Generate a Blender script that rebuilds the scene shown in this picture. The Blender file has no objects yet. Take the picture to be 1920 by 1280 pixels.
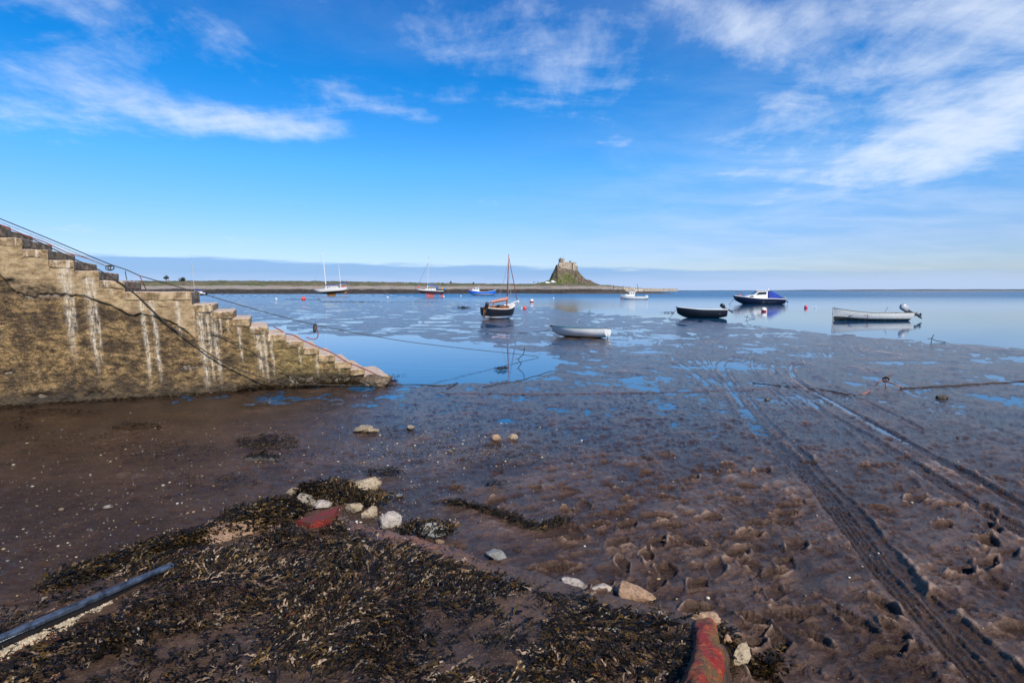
import bpy, bmesh, math, random
import numpy as np
from mathutils import Vector, Matrix, noise as mnoise
random.seed(7)
scene = bpy.context.scene
COL = scene.collection
PI = math.pi; R = math.radians

# ------------------------------------------------------------------ camera
CAMH = 2.1; F = 1066.67; PITCH = math.atan((640-545)/F)
cam = bpy.data.cameras.new('camera'); cam.lens = 20; cam.sensor_width = 36
cam.clip_start = 0.05; cam.clip_end = 60000
camo = bpy.data.objects.new('camera', cam); COL.objects.link(camo)
camo.location = (0, 0, CAMH); camo.rotation_euler = (PI/2-PITCH, 0, 0)
scene.camera = camo
scene.view_settings.view_transform = 'Standard'; scene.view_settings.look = 'None'
scene.view_settings.exposure = 0.16; scene.view_settings.gamma = 1
CP, SP = math.cos(PITCH), math.sin(PITCH)
def ray(px, py):
    xc = (px-960)/F; yc = (640-py)/F
    return (xc, CP+yc*SP, -SP+yc*CP)
def P(px, py, z=0.0):                       # a point seen at (px,py) on level z
    d = ray(px, py); t = (z-CAMH)/d[2]
    return Vector((d[0]*t, d[1]*t, z))
def PD(px, py, Y):                          # a point seen at (px,py) at depth Y
    d = ray(px, py); t = Y/d[1]
    return Vector((d[0]*t, Y, CAMH+d[2]*t))
def toref(x, y, z=0.0):                     # map coordinates of a ground point
    w = y*CP-(z-CAMH)*SP
    return 960+F*x/w, 640-F*(y*SP+(z-CAMH)*CP)/w

# ------------------------------------------------------------------ node helpers
class NB:
    def __init__(s, nt): s.nt = nt; s.N = nt.nodes; s.L = nt.links
    def n(s, t, **kw):
        o = s.N.new(t)
        for k, v in kw.items(): setattr(o, k, v)
        return o
    def put(s, sock, v):
        if isinstance(v, bpy.types.NodeSocket): s.L.new(v, sock)
        elif v is not None:
            if sock.type == 'RGBA' and not isinstance(v, (int, float)) and len(v) == 3: v = (*v, 1)
            sock.default_value = v
    def m(s, op, a, b=None, c=None, clamp=False):
        o = s.n('ShaderNodeMath', operation=op); o.use_clamp = clamp
        s.put(o.inputs[0], a); s.put(o.inputs[1], b); s.put(o.inputs[2], c)
        return o.outputs[0]
    def mix(s, f, a, b, mode='MIX'):
        o = s.n('ShaderNodeMix', data_type='RGBA', blend_type=mode)
        s.put(o.inputs[0], f); s.put(o.inputs[6], a); s.put(o.inputs[7], b)
        return o.outputs[2]
    def noise(s, vec, scale, detail=4, rough=.55, dist=0):
        o = s.n('ShaderNodeTexNoise'); s.put(o.inputs['Vector'], vec)
        o.inputs['Scale'].default_value = scale; o.inputs['Detail'].default_value = detail
        o.inputs['Roughness'].default_value = rough; o.inputs['Distortion'].default_value = dist
        return o.outputs[0]
    def vor(s, vec, scale, feature='F1'):
        o = s.n('ShaderNodeTexVoronoi', feature=feature); s.put(o.inputs['Vector'], vec)
        o.inputs['Scale'].default_value = scale
        return o.outputs[0]
    def ss(s, x, a, b):                     # smooth step a..b
        o = s.n('ShaderNodeMapRange', interpolation_type='SMOOTHSTEP')
        s.put(o.inputs[0], x); o.inputs[1].default_value = a; o.inputs[2].default_value = b
        return o.outputs[0]
    def mapv(s, vec, scale=(1, 1, 1), rot=(0, 0, 0), loc=(0, 0, 0)):
        o = s.n('ShaderNodeMapping'); s.put(o.inputs[0], vec)
        o.inputs['Scale'].default_value = scale; o.inputs['Rotation'].default_value = rot; o.inputs['Location'].default_value = loc
        return o.outputs[0]
    def ramp(s, f, stops, interp='LINEAR'):
        o = s.n('ShaderNodeValToRGB'); s.put(o.inputs[0], f); e = o.color_ramp.elements
        o.color_ramp.interpolation = interp
        while len(e) < len(stops): e.new(.5)
        for q, (p, c) in zip(e, stops): q.position = p; q.color = (*c, 1)
        return o.outputs[0]
    def bump(s, h, strength=1, dist=.01, prev=None):
        o = s.n('ShaderNodeBump'); s.put(o.inputs['Height'], h)
        o.inputs['Strength'].default_value = strength; o.inputs['Distance'].default_value = dist
        if prev is not None: s.L.new(prev, o.inputs['Normal'])
        return o.outputs[0]
    def attr(s, name):
        o = s.n('ShaderNodeAttribute'); o.attribute_name = name; return o
def newmat(name):
    m = bpy.data.materials.new(name); m.use_nodes = True
    b = NB(m.node_tree); bs = b.N['Principled BSDF']
    return m, b, bs
def obco(b): return b.n('ShaderNodeTexCoord').outputs['Object']
def geo(b): return b.n('ShaderNodeNewGeometry').outputs['Position']
_mc = {}
def M(name, col=(.5, .5, .5), rough=.5, metal=0, var=.25, scale=6, bump=0, bscale=30, col2=None):
    """a painted / weathered procedural material"""
    if name in _mc: return _mc[name]
    m, b, bs = newmat(name); co = obco(b)
    n = b.noise(co, scale, 6, .6)
    c2 = col2 or tuple(c*(1-var*1.6) for c in col)
    c = b.mix(b.ss(n, .35, .7), col, c2)
    b.put(bs.inputs['Base Color'], c); bs.inputs['Metallic'].default_value = metal
    b.put(bs.inputs['Roughness'], b.m('MULTIPLY_ADD', n, .25, rough-.1))
    if bump: b.put(bs.inputs['Normal'], b.bump(b.noise(co, bscale, 5, .6), 1, bump))
    _mc[name] = m; return m
def bands(name, stops, rough=.4, zmax=1.0, dirt=.35, dscale=5):
    """boat paint in level bands, stops = [(z, colour)] in metres above the keel"""
    if name in _mc: return _mc[name]
    m, b, bs = newmat(name); co = obco(b)
    z = b.n('ShaderNodeSeparateXYZ'); b.put(z.inputs[0], co)
    n = b.noise(b.mapv(co, (1, 1, 4)), dscale, 6, .65)
    zz = b.m('DIVIDE', b.m('MULTIPLY_ADD', n, .02*zmax, z.outputs[2]), zmax)
    c = b.ramp(zz, [(max(0, p/zmax), k) for p, k in stops], 'CONSTANT')
    c = b.mix(b.m('MULTIPLY', b.ss(n, .45, .75), dirt), c, (.12, .09, .06))
    b.put(bs.inputs['Base Color'], c); b.put(bs.inputs['Roughness'], b.m('MULTIPLY_ADD', n, .3, rough-.1))
    _mc[name] = m; return m

# ------------------------------------------------------------------ world and sun
SUN_EL, SUN_AZ = R(41), R(152)              # azimuth measured clockwise from +Y (the view)
w = bpy.data.worlds.new('World'); scene.world = w; w.use_nodes = True
b = NB(w.node_tree); bg = b.N['Background']
sky = b.n('ShaderNodeTexSky', sky_type='NISHITA'); sky.sun_disc = False
sky.sun_elevation = SUN_EL; sky.sun_rotation = SUN_AZ
sky.air_density = 1.0; sky.dust_density = .25; sky.ozone_density = 2.5
tc = b.n('ShaderNodeTexCoord').outputs['Generated']
sp = b.n('ShaderNodeSeparateXYZ'); b.put(sp.inputs[0], tc)
X, Y, Z = sp.outputs
az = b.m('ARCTAN2', X, Y)                   # 0 = ahead, + = right
el = b.m('ARCSINE', Z)
tint = b.ramp(b.m('DIVIDE', el, PI/2, clamp=True),
    [(0, (.74, .82, 1.12)), (.05, (.70, .87, 1.28)), (.13, (.38, 1.02, 1.55)), (.21, (.05, .84, 1.52)), (.31, (.0, .68, 1.42)), (.45, (.02, .35, .85)), (.8, (.03, .25, .6))])
skyc = b.mix(1, sky.outputs[0], tint, 'MULTIPLY')
# cloud field on a high layer, wind drawn out
zc = b.m('ADD', b.m('MAXIMUM', Z, .0), .12)
cx = b.m('DIVIDE', X, zc); cy = b.m('DIVIDE', Y, zc)
cv = b.n('ShaderNodeCombineXYZ'); b.put(cv.inputs[0], cx); b.put(cv.inputs[1], cy)
n1 = b.noise(b.mapv(cv.outputs[0], (.9, 1.5, 1), (0, 0, R(38))), 1.5, 12, .62, .35)
n2 = b.noise(b.mapv(cv.outputs[0], (1.3, .6, 1), (0, 0, R(-20)), (3, 1, 0)), 3.5, 10, .66, .2)
n3 = b.noise(tc, 5, 8, .62, .8)
wisp = b.m('ADD', b.m('MULTIPLY', n1, .5), b.m('ADD', b.m('MULTIPLY', n2, .28), b.m('MULTIPLY', n3, .22)))
def pxd(px, py):
    d = Vector(ray(px, py)).normalized(); return math.atan2(d.x, d.y), math.asin(d.z)
def blob(px, py, rx, ry, wgt, rot=0):
    a0, e0 = pxd(px, py); ra = rx/F; re = ry/F
    da = b.m('SUBTRACT', az, a0); de = b.m('SUBTRACT', el, e0)
    c, s_ = math.cos(R(rot)), math.sin(R(rot))
    u = b.m('ADD', b.m('MULTIPLY', da, c/ra), b.m('MULTIPLY', de, s_/ra))
    v = b.m('SUBTRACT', b.m('MULTIPLY', de, c/re), b.m('MULTIPLY', da, s_/re))
    q = b.m('ADD', b.m('MULTIPLY', u, u), b.m('MULTIPLY', v, v))
    return b.m('MULTIPLY', b.m('EXPONENT', b.m('MULTIPLY', q, -1)), wgt)
cov = 0.0
for bl in [(1850, 150, 290, 120, .42, 26), (1480, 215, 220, 50, .30, 20), (1650, 20, 220, 60, .32, 10), (1380, 50, 210, 70, .30, -10),
           (850, 60, 240, 90, .36, -25), (1090, 100, 170, 70, .26, -20), (20, 212, 140, 42, .48, 0), (330, 222, 190, 28, .38, -6), (545, 238, 120, 20, .36, -4),
           (230, 30, 340, 70, .38, -8), (760, 213, 90, 14, .30, -8), (1160, 268, 40, 12, .32, 0), (1760, 270, 280, 60, .34, 12), (700, 180, 400, 40, .08, 0), (215, 278, 50, 6, .1, 0)]:
    cov = b.m('ADD', cov, blob(*bl))
behind = b.m('MULTIPLY', b.ss(Y, .2, -.4), .04)
cov = b.m('ADD', cov, behind)
wc_ = b.m('MULTIPLY_ADD', b.m('SUBTRACT', wisp, .5), 2.3, .5)
cl = b.ss(b.m('ADD', wc_, b.m('MULTIPLY', cov, .86)), .62, 1.30)
cl = b.m('MULTIPLY', cl, .80)
veil = b.m('MULTIPLY', b.m('ADD', blob(1800, 230, 520, 190, .42, 15), blob(1000, 40, 900, 90, .10)), b.ss(n1, .25, .75))
cl = b.m('MAXIMUM', cl, veil)
skyc = b.mix(cl, skyc, (7.6, 8.4, 9.6))
# low bank of sea mist on the horizon
eln = b.m('ADD', el, b.m('MULTIPLY', b.m('SUBTRACT', b.noise(b.mapv(tc, (7, 7, 70)), 1.6, 6), .5), .020))
top = b.m('SUBTRACT', .0555, b.m('MULTIPLY', b.m('ADD', az, .7), .018))
bank = b.m('MULTIPLY', b.ss(b.m('SUBTRACT', top, eln), -.002, .006), b.m('SUBTRACT', 1, b.m('MULTIPLY', b.ss(az, .1, .75), .7)))
skyc = b.mix(b.m('MULTIPLY', bank, .85), skyc, (2.35, 4.35, 7.6))
pale = b.m('MULTIPLY', b.ss(b.m('SUBTRACT', .034, eln), 0, .024), .75)
skyc = b.mix(pale, skyc, (4.5, 5.9, 8.6))
b.put(bg.inputs[0], skyc); bg.inputs[1].default_value = .1
sun = bpy.data.lights.new('sun', 'SUN'); sun.energy = 5.0; sun.angle = R(.5); sun.color = (1, .93, .82)
so = bpy.data.objects.new('sun', sun); COL.objects.link(so); so.location = (0, 0, 60)
sd = Vector((math.sin(SUN_AZ)*math.cos(SUN_EL), math.cos(SUN_AZ)*math.cos(SUN_EL), math.sin(SUN_EL)))
so.rotation_euler = sd.to_track_quat('Z', 'Y').to_euler()

# ------------------------------------------------------------------ object helpers
def tag(o, label=None, cat=None, group=None, kind=None):
    if label: o['label'] = label
    if cat: o['category'] = cat
    if group: o['group'] = group
    if kind: o['kind'] = kind
    return o
def thing(name, label, cat, loc=(0, 0, 0), rot=(0, 0, 0), group=None):
    o = bpy.data.objects.new(name, None); COL.objects.link(o); o.empty_display_size = .2
    o.location = loc; o.rotation_euler = rot
    return tag(o, label, cat, group)
def link(name, me, parent=None):
    o = bpy.data.objects.new(name, me); COL.objects.link(o)
    if parent is not None: o.parent = parent
    return o
def npmesh(name, V, Fq, mat, parent=None, smooth=True, attrs=None):
    """mesh from numpy arrays; Fq is (n,4) or (n,3)"""
    me = bpy.data.meshes.new(name); k = Fq.shape[1]
    me.vertices.add(len(V)); me.vertices.foreach_set('co', np.ascontiguousarray(V, dtype=np.float32).ravel())
    me.loops.add(Fq.size); me.loops.foreach_set('vertex_index', np.ascontiguousarray(Fq, dtype=np.int32).ravel())
    me.polygons.add(len(Fq)); me.polygons.foreach_set('loop_start', np.arange(0, Fq.size, k, dtype=np.int32))
    me.polygons.foreach_set('loop_total', np.full(len(Fq), k, dtype=np.int32))
    me.update(calc_edges=True); me.validate()
    if smooth: me.polygons.foreach_set('use_smooth', np.ones(len(me.polygons), dtype=bool))
    for an, (typ, arr) in (attrs or {}).items():
        a = me.attributes.new(an, typ, 'POINT')
        a.data.foreach_set('color' if typ == 'FLOAT_COLOR' else 'value', np.ascontiguousarray(arr, dtype=np.float32).ravel())
    me.materials.append(mat)
    return link(name, me, parent)
class MB:
    def __init__(s): s.v = []; s.f = []
    def add(s, vs, fs):
        o = len(s.v); s.v += [tuple(v) for v in vs]; s.f += [tuple(i+o for i in f) for f in fs]; return s
    def box(s, c, d, rz=0, ry=0, taper=1, bev=0):
        hx, hy, hz = d[0]/2, d[1]/2, d[2]/2
        bm = bmesh.new(); bmesh.ops.create_cube(bm, size=1)
        for v in bm.verts:
            t = taper if v.co.z > 0 else 1
            v.co = Vector((v.co.x*d[0]*t, v.co.y*d[1]*t, v.co.z*d[2]))
        if bev: bmesh.ops.bevel(bm, geom=bm.edges[:], offset=bev, segments=2, affect='EDGES', profile=.6)
        mt = Matrix.Translation(c) @ Matrix.Rotation(rz, 4, 'Z') @ Matrix.Rotation(ry, 4, 'Y')
        bm.transform(mt); bm.verts.index_update()
        s.add([v.co[:] for v in bm.verts], [[v.index for v in f.verts] for f in bm.faces]); bm.free(); return s
    def tube(s, pts, r, n=8, cap=True):
        pts = [Vector(p) for p in pts]; rr = r if isinstance(r, (list, tuple)) else [r]*len(pts)
        vs = []; fs = []; up = Vector((0, 0, 1)); prev = None
        for i, p in enumerate(pts):
            t = (pts[min(i+1, len(pts)-1)]-pts[max(i-1, 0)]).normalized()
            if prev is None:
                a = t.cross(up) if abs(t.z) < .95 else t.cross(Vector((1, 0, 0)))
            else: a = prev-t*prev.dot(t)
            a.normalize(); prev = a; c = t.cross(a)
            for k in range(n):
                q = 2*PI*k/n; vs.append(p+(a*math.cos(q)+c*math.sin(q))*rr[i])
        for i in range(len(pts)-1):
            for k in range(n): fs.append((i*n+k, i*n+(k+1) % n, (i+1)*n+(k+1) % n, (i+1)*n+k))
        if cap: fs.append(tuple(range(n))[::-1]); fs.append(tuple(range((len(pts)-1)*n, len(pts)*n)))
        return s.add(vs, fs)
    def ball(s, c, r, n=12, sc=(1, 1, 1)):
        vs = []; fs = []; m = n//2+1
        for i in range(m+1):
            a = PI*i/m
            for k in range(n):
                q = 2*PI*k/n
                vs.append((c[0]+r*sc[0]*math.sin(a)*math.cos(q), c[1]+r*sc[1]*math.sin(a)*math.sin(q), c[2]+r*sc[2]*math.cos(a)))
        for i in range(m):
            for k in range(n): fs.append((i*n+k, (i+1)*n+k, (i+1)*n+(k+1) % n, i*n+(k+1) % n))
        return s.add(vs, fs)
    def grid(s, G, flip=False):
        nr, nc = len(G), len(G[0]); vs = [p for r_ in G for p in r_]; fs = []
        for i in range(nr-1):
            for j in range(nc-1):
                f = (i*nc+j, i*nc+j+1, (i+1)*nc+j+1, (i+1)*nc+j); fs.append(f[::-1] if flip else f)
        return s.add(vs, fs)
    def prism(s, poly, y0, y1):             # polygon in x,z pushed along y
        n = len(poly); vs = [(p[0], y0, p[1]) for p in poly]+[(p[0], y1, p[1]) for p in poly]
        fs = [tuple(range(n)), tuple(range(n, 2*n))[::-1]]+[(i, i+n, (i+1) % n+n, (i+1) % n) for i in range(n)]
        return s.add(vs, fs)
    def build(s, name, mat, parent=None, smooth=False, solid=0):
        me = bpy.data.meshes.new(name); me.from_pydata(s.v, [], s.f); me.validate(); me.materials.append(mat)
        bm = bmesh.new(); bm.from_mesh(me); bmesh.ops.remove_doubles(bm, verts=bm.verts, dist=1e-5)
        bmesh.ops.recalc_face_normals(bm, faces=bm.faces); bm.to_mesh(me); bm.free()
        if smooth: me.polygons.foreach_set('use_smooth', np.ones(len(me.polygons), dtype=bool))
        o = link(name, me, parent)
        if solid:
            md = o.modifiers.new('thickness', 'SOLIDIFY'); md.thickness = solid; md.offset = -1
        return o
def kids(o): return [c for c in COL.objects if c.parent == o]
def copy_tree(o, parent=None):
    c = o.copy(); COL.objects.link(c); c.parent = parent
    for ch in kids(o): copy_tree(ch, c)
    return c
def cr(pts, k=8):                           # Catmull-Rom through points
    pts = [Vector(p) for p in pts]; out = []
    q = [pts[0]*2-pts[1]]+pts+[pts[-1]*2-pts[-2]]
    for i in range(1, len(q)-2):
        for j in range(k):
            t = j/k; a, b_, c, d = q[i-1:i+3]
            out.append(.5*((2*b_)+(c-a)*t+(2*a-5*b_+4*c-d)*t*t+(3*b_-a-3*c+d)*t**3))
    out.append(pts[-1]); return out
# numpy noise
_rs = np.random.RandomState(3); _perm = _rs.permutation(512); _perm = np.concatenate([_perm, _perm])
_ga = _rs.rand(512)*2*np.pi; _gx = np.cos(_ga); _gy = np.sin(_ga)
def perlin(x, y, seed=0):
    x = x+seed*17.31; y = y-seed*9.77
    xi = np.floor(x).astype(np.int64); yi = np.floor(y).astype(np.int64); xf = x-xi; yf = y-yi
    u = xf*xf*xf*(xf*(xf*6-15)+10); v = yf*yf*yf*(yf*(yf*6-15)+10)
    def g(a, c, dx, dy):
        h = _perm[(_perm[a & 511]+c) & 511]; return _gx[h]*dx+_gy[h]*dy
    a = g(xi, yi, xf, yf); b_ = g(xi+1, yi, xf-1, yf); c = g(xi, yi+1, xf, yf-1); d = g(xi+1, yi+1, xf-1, yf-1)
    return (a*(1-u)+b_*u)*(1-v)+(c*(1-u)+d*u)*v
def fbm(x, y, o=4, seed=0, gain=.5):
    t = 0; a = 1
    for i in range(o): t = t+a*perlin(x*2**i, y*2**i, seed+i*3); a *= gain
    return t
def sst(x, a, b_): t = np.clip((x-a)/(b_-a), 0, 1); return t*t*(3-2*t)
def seg_dist(x, y, pts):                    # distance to a polyline, arc length, signed side
    best = np.full(x.shape, 1e9); arc = np.zeros(x.shape); side = np.zeros(x.shape); s0 = 0
    for (ax, ay), (bx, by) in zip(pts[:-1], pts[1:]):
        dx, dy = bx-ax, by-ay; L = math.hypot(dx, dy)+1e-9
        t = np.clip(((x-ax)*dx+(y-ay)*dy)/L**2, 0, 1)
        d = np.hypot(x-ax-t*dx, y-ay-t*dy); m = d < best
        best = np.where(m, d, best); arc = np.where(m, s0+t*L, arc)
        side = np.where(m, np.sign((x-ax)*dy-(y-ay)*dx), side); s0 += L
    return best, arc, side
def poly_sd(x, y, poly):                    # + inside
    ins = np.zeros(x.shape, bool); n = len(poly)
    for i in range(n):
        x0, y0 = poly[i]; x1, y1 = poly[(i+1) % n]
        if y0 == y1: continue
        c = ((y0 > y) != (y1 > y)) & (x < (x1-x0)*(y-y0)/(y1-y0)+x0); ins ^= c
    d = seg_dist(x, y, poly+[poly[0]])[0]
    return np.where(ins, d, -d)

# ------------------------------------------------------------------ mudflat
def fan(th0, th1, nc, rows):
    th = np.linspace(R(th0), R(th1), nc); r = np.array(rows)
    TH, RR = np.meshgrid(th, r); return RR*np.sin(TH), RR*np.cos(TH)
def gridfaces(nr, nc):
    i = np.arange(nr-1)[:, None]*nc+np.arange(nc-1)[None, :]
    return np.stack([i, i+nc, i+nc+1, i+1], -1).reshape(-1, 4)[:, ::-1]
rows = list(np.linspace(.9, 2.4, 40))+list(1/np.linspace(1/2.42, 1/85, 520))+list(np.geomspace(90, 520, 26))
gx, gy = fan(-60, 60, 1250, rows)
pxm, pym = toref(gx, gy)
SEA = [(2600, 700), (2100, 662), (1920, 651), (1800, 644), (1700, 636), (1600, 628), (1500, 620), (1420, 609), (1330, 600), (1250, 596), (1180, 591), (1120, 587), (1060, 580), (1000, 572),
       (930, 566), (880, 562), (820, 559), (790, 555), (760, 551), (700, 547), (2600, 546)]
POOL = [(420, 600), (560, 628), (620, 632), (780, 634), (850, 645), (960, 656), (1040, 675), (1035, 690), (985, 705), (900, 714), (770, 718), (720, 708), (600, 690), (480, 650)]
jit = fbm(pxm/55, pym/7, 4, 1)
sdsea = poly_sd(pxm, pym*4, [(a, c*4) for a, c in SEA])/4+jit*4
sdpool = poly_sd(pxm, pym*3, [(a, c*3) for a, c in POOL])/3+jit*5
h = .012+.055*sst(pym, 730, 1000)+.05*sst(pym, 960, 1280)
h = h+.03*sst(-gx*1.0, 1.5, 6)*sst(pym, 750, 800)
lr = sst(-(pxm-700), -100, 200)*sst(pym, 745, 790)
h = h+lr*(.020*fbm(gx/.22, gy/.10, 4, 95)+.012*np.abs(fbm(gx/.5, gy/.22, 3, 98)))
far = 1-sst(pym, 640, 760)
h0 = h.copy(); n_big = fbm(gx/3.2, gy/3.2, 4, 5); n_mid = fbm(gx/.75, gy/.95, 4, 9); n_sm = fbm(gx/.16, gy/.20, 4, 14)
n_tiny = fbm(gx/.05, gy/.06, 3, 22)
rot = .5; ux = gx*math.cos(rot)+gy*math.sin(rot); uy = -gx*math.sin(rot)+gy*math.cos(rot)
n_rip = fbm(ux/.42+n_mid*.5, uy/.10, 3, 31)     # wind and drainage ripples
left = sst(-(pxm-820), -200, 250)*sst(pym, 725, 790)*1.0
h = h+far*(.030*n_mid+.030*n_big)+(1-far)*(.020*n_mid+.012*n_big)
nearb = sst(pym, 690, 780); h = h+n_sm*(.006+.009*nearb)*(1-.35*left)+n_rip*(.008+.007*nearb)*(1-.4*left)+n_tiny*.0042+(1-nearb)*.010*np.maximum(0, fbm(gx/.35, gy/.9, 4, 131))*sst(pym, 640, 680)
h = h-.008*sst(pym, 600, 640)*(1-sst(pym, 790, 870))*(1-left)
h = h+far*.010*sst(pxm, 1150, 1500)*sst(pym, 600, 640)
# far left: sheeted with standing water, mud ribs showing through
fl = (1-sst(pxm, 900, 1150))*(1-sst(pym, 625, 650))
h = np.where(fl > 0, h*(1-fl)+fl*(.007+.040*fbm(gx/2.6, gy/1.5, 5, 41, .62)+.008*n_mid), h)
# lumpy, trampled ground: low right
lump = sst(pym, 700, 860)*sst(pxm, 900, 1250)
pk = fbm(gx/.11, gy/.11, 4, 52); h = h+lump*.008*np.abs(pk)+lump*.012*np.maximum(0, fbm(gx/.3, gy/.3, 3, 57))*np.sign(pk)
chop = sst(fbm(gx/.8, gy/.8, 3, 60), .02, .25)*lump
h = h+chop*.016*fbm(gx/.07, gy/.07, 3, 61)
# drying worm cast scatter across the middle
wc = sst(fbm(gx/.5, gy/.35, 4, 71), .02, .22)*sst(pym, 640, 700)*(1-.8*left)
h = h+wc*.030*np.maximum(0, fbm(gx/.09, gy/.07, 3, 73)-.05)
h = np.where(sdsea > -6, h*(1-sst(sdsea, -6, 0))+sst(sdsea, -6, 0)*(-.004+.01*n_mid-.09*sst(sdsea, 0, 5)), h)
h = np.where(sdpool > -5, h*(1-sst(sdpool, -5, 2))+sst(sdpool, -5, 2)*(-.05), h)
# wheel ruts (map points)
RUTS = [  # points, half width, depth, tread
    ([(1700, 641), (1560, 652), (1450, 660), (1385, 668), (1352, 682), (1362, 710), (1385, 755), (1425, 812), (1465, 852), (1505, 890), (1552, 942), (1602, 1010), (1660, 1088), (1712, 1150), (1775, 1228), (1870, 1340), (2100, 1600)], .13, .026, 1),
    ([(1400, 676), (1368, 690), (1378, 712), (1415, 760), (1450, 800), (1482, 832), (1520, 872), (1550, 910), (1590, 950), (1650, 1028), (1700, 1102), (1755, 1165), (1830, 1235), (1960, 1370)], .05, .026, 0),
    ([(1750, 645), (1600, 653), (1500, 668), (1452, 682), (1452, 700), (1480, 730), (1540, 770), (1610, 812), (1670, 850), (1740, 900), (1840, 965), (1960, 1040)], .10, .024, 1),
    ([(1700, 648), (1580, 660), (1500, 678), (1482, 692), (1500, 718), (1560, 754), (1640, 800), (1700, 832), (1780, 880), (1860, 925), (1960, 985)], .09, .04, 1),
    ([(1500, 625), (1350, 640), (1270, 655), (1262, 672), (1300, 700), (1340, 735)], .12, .025, 0),
    ([(1450, 632), (1330, 646), (1300, 662), (1310, 680), (1350, 710)], .1, .022, 0),
    ([(1200, 618), (1230, 640), (1310, 655), (1410, 672), (1480, 720), (1560, 790), (1620, 850)], .07, .02, 0),
    ([(1540, 665), (1640, 700), (1720, 745), (1800, 775), (1920, 830)], .08, .02, 0),
    ([(1900, 668), (1780, 660), (1640, 658), (1540, 664)], .12, .02, 0),
    ([(1480, 632), (1390, 645), (1335, 660), (1330, 680), (1356, 716), (1392, 760)], .05, .03, 0),
    ([(1820, 652), (1680, 650), (1570, 656), (1520, 672), (1516, 692), (1560, 722), (1650, 766), (1740, 812)], .05, .03, 0),
    ([(1600, 642), (1480, 655), (1420, 668), (1412, 690), (1450, 730), (1500, 772)], .05, .03, 0),
    ([(1130, 610), (1180, 630), (1160, 650), (1060, 662)], .15, .02, 0),
]
for pts, hw, dep_, tread in RUTS:
    wp = [P(*p) for p in pts]; wp = [(p.x, p.y) for p in cr(wp, 5)]
    x0 = min(p[0] for p in wp)-1; x1 = max(p[0] for p in wp)+1; y0 = min(p[1] for p in wp)-1; y1 = max(p[1] for p in wp)+1
    m = (gx > x0) & (gx < x1) & (gy > y0) & (gy < y1)
    d, arc, side = seg_dist(gx[m], gy[m], wp); fk = sst(pym[m], 690, 860); d = d+.012*fbm(gx[m]/.12, gy[m]/.12, 2, 5)*fk; ww = hw*(.72+.28*fk)*(1+.25*perlin(arc*1.5, arc*0, 4))+n_mid[m]*.03; dep = dep_*(.45+.45*fk)
    inn = 1-sst(d, ww*.75, ww*1.05); rim = np.exp(-((d-ww*1.25)/(ww*.25+.012))**2)
    tr = np.cos(arc*2*np.pi/.055+side*d*30)*.006*tread*(.6+perlin(arc*3, d*10, 8))
    tex = fbm(gx[m]/.05, arc/.12, 3, 81)*.014*fk+np.cos(d*2*np.pi/.045+arc*.8)*.005*fk*(.4+tread)+.02*np.maximum(0, perlin(arc*1.3, d*3, 66))*fk
    h[m] = h[m]+inn*(.2+.4*fk)*(h0[m]-h[m])+inn*(-dep*.75+tr+tex)+rim*(dep_*(.75-.3*fk))*(.5+1.6*np.abs(perlin(arc*6, d*9, 6)))
# footprints and pockmarks
rs = np.random.RandomState(11); stamps = []
def clu(n, cxs, cys, sx, sy, a, L=.26):
    for _ in range(n):
        px_, py_ = cxs+rs.randn()*sx, cys+rs.randn()*sy
        q = P(px_, max(700, py_)); stamps.append((q.x, q.y, a+rs.randn()*.5, L*(.8+.4*rs.rand()), .09*(.8+.4*rs.rand()), .025+.025*rs.rand()))
clu(20, 1180, 1030, 130, 45, .3); clu(26, 1290, 1080, 90, 50, .9); clu(16, 1480, 1120, 110, 80, .4); clu(12, 1560, 1200, 90, 50, 2.2); clu(14, 1330, 940, 130, 35, .2)
clu(10, 1780, 1080, 70, 90, 1.2); clu(10, 1650, 900, 120, 40, .5); clu(10, 1780, 960, 120, 60, .2, .3); clu(16, 1100, 940, 120, 40, .1, .12); clu(8, 1250, 880, 90, 25, .1, .16)
clu(8, 1450, 1010, 80, 40, .4, .2); clu(6, 1880, 1180, 60, 60, .4)
xr, yr = gx, gy
kept = []
for st_ in stamps:
    if all(math.hypot(st_[0]-k_[0], st_[1]-k_[1]) > .19 for k_ in kept): kept.append(st_)
for sx_, sy_, a, L, W_, dp in kept:
    m = (np.abs(gx-sx_) < L*1.6) & (np.abs(gy-sy_) < L*1.6)
    if not m.any(): continue
    dx, dy = gx[m]-sx_, gy[m]-sy_; dp *= .8+.5*sst(np.array([sy_]), 7., 3.)[0] if False else 1.0; u = dx*math.cos(a)+dy*math.sin(a); v = -dx*math.sin(a)+dy*math.cos(a)
    W2 = W_*(.55+.18*np.cos(u/L*5)); e = np.hypot(u/(L*.52), v/W2)+n_sm[m]*.18
    ins = 1-sst(e, .72, 1.12); rim = np.exp(-((e-1.25)/.2)**2)
    h[m] = h[m]*(1-.35*ins)+ins*(.35*h0[m]-dp*.30+n_tiny[m]*.003-dp*.22)+rim*dp*.50*np.clip(.7+1.5*n_sm[m], .1, 2)+ins*.004*np.cos(u*2*np.pi/.03)*(L > .2)
hz = h.copy()
def mudz(x, y):                             # ground height near a point (nearest grid vertex)
    r = math.hypot(x, y); t = math.atan2(x, y); j = int(round((math.degrees(t)+60)/120*1249)); i = int(np.argmin(np.abs(np.array(rows)-r)))
    return float(hz[min(max(i, 0), len(rows)-1), min(max(j, 0), 1249)])
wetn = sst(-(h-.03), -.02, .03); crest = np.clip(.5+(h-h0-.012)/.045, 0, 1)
m, b, bs = newmat('wet_mud'); co = geo(b)
nA = b.noise(co, 1.3, 8, .62); nB = b.noise(co, 18, 6, .65); nC = b.noise(co, 90, 4, .6)
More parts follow.
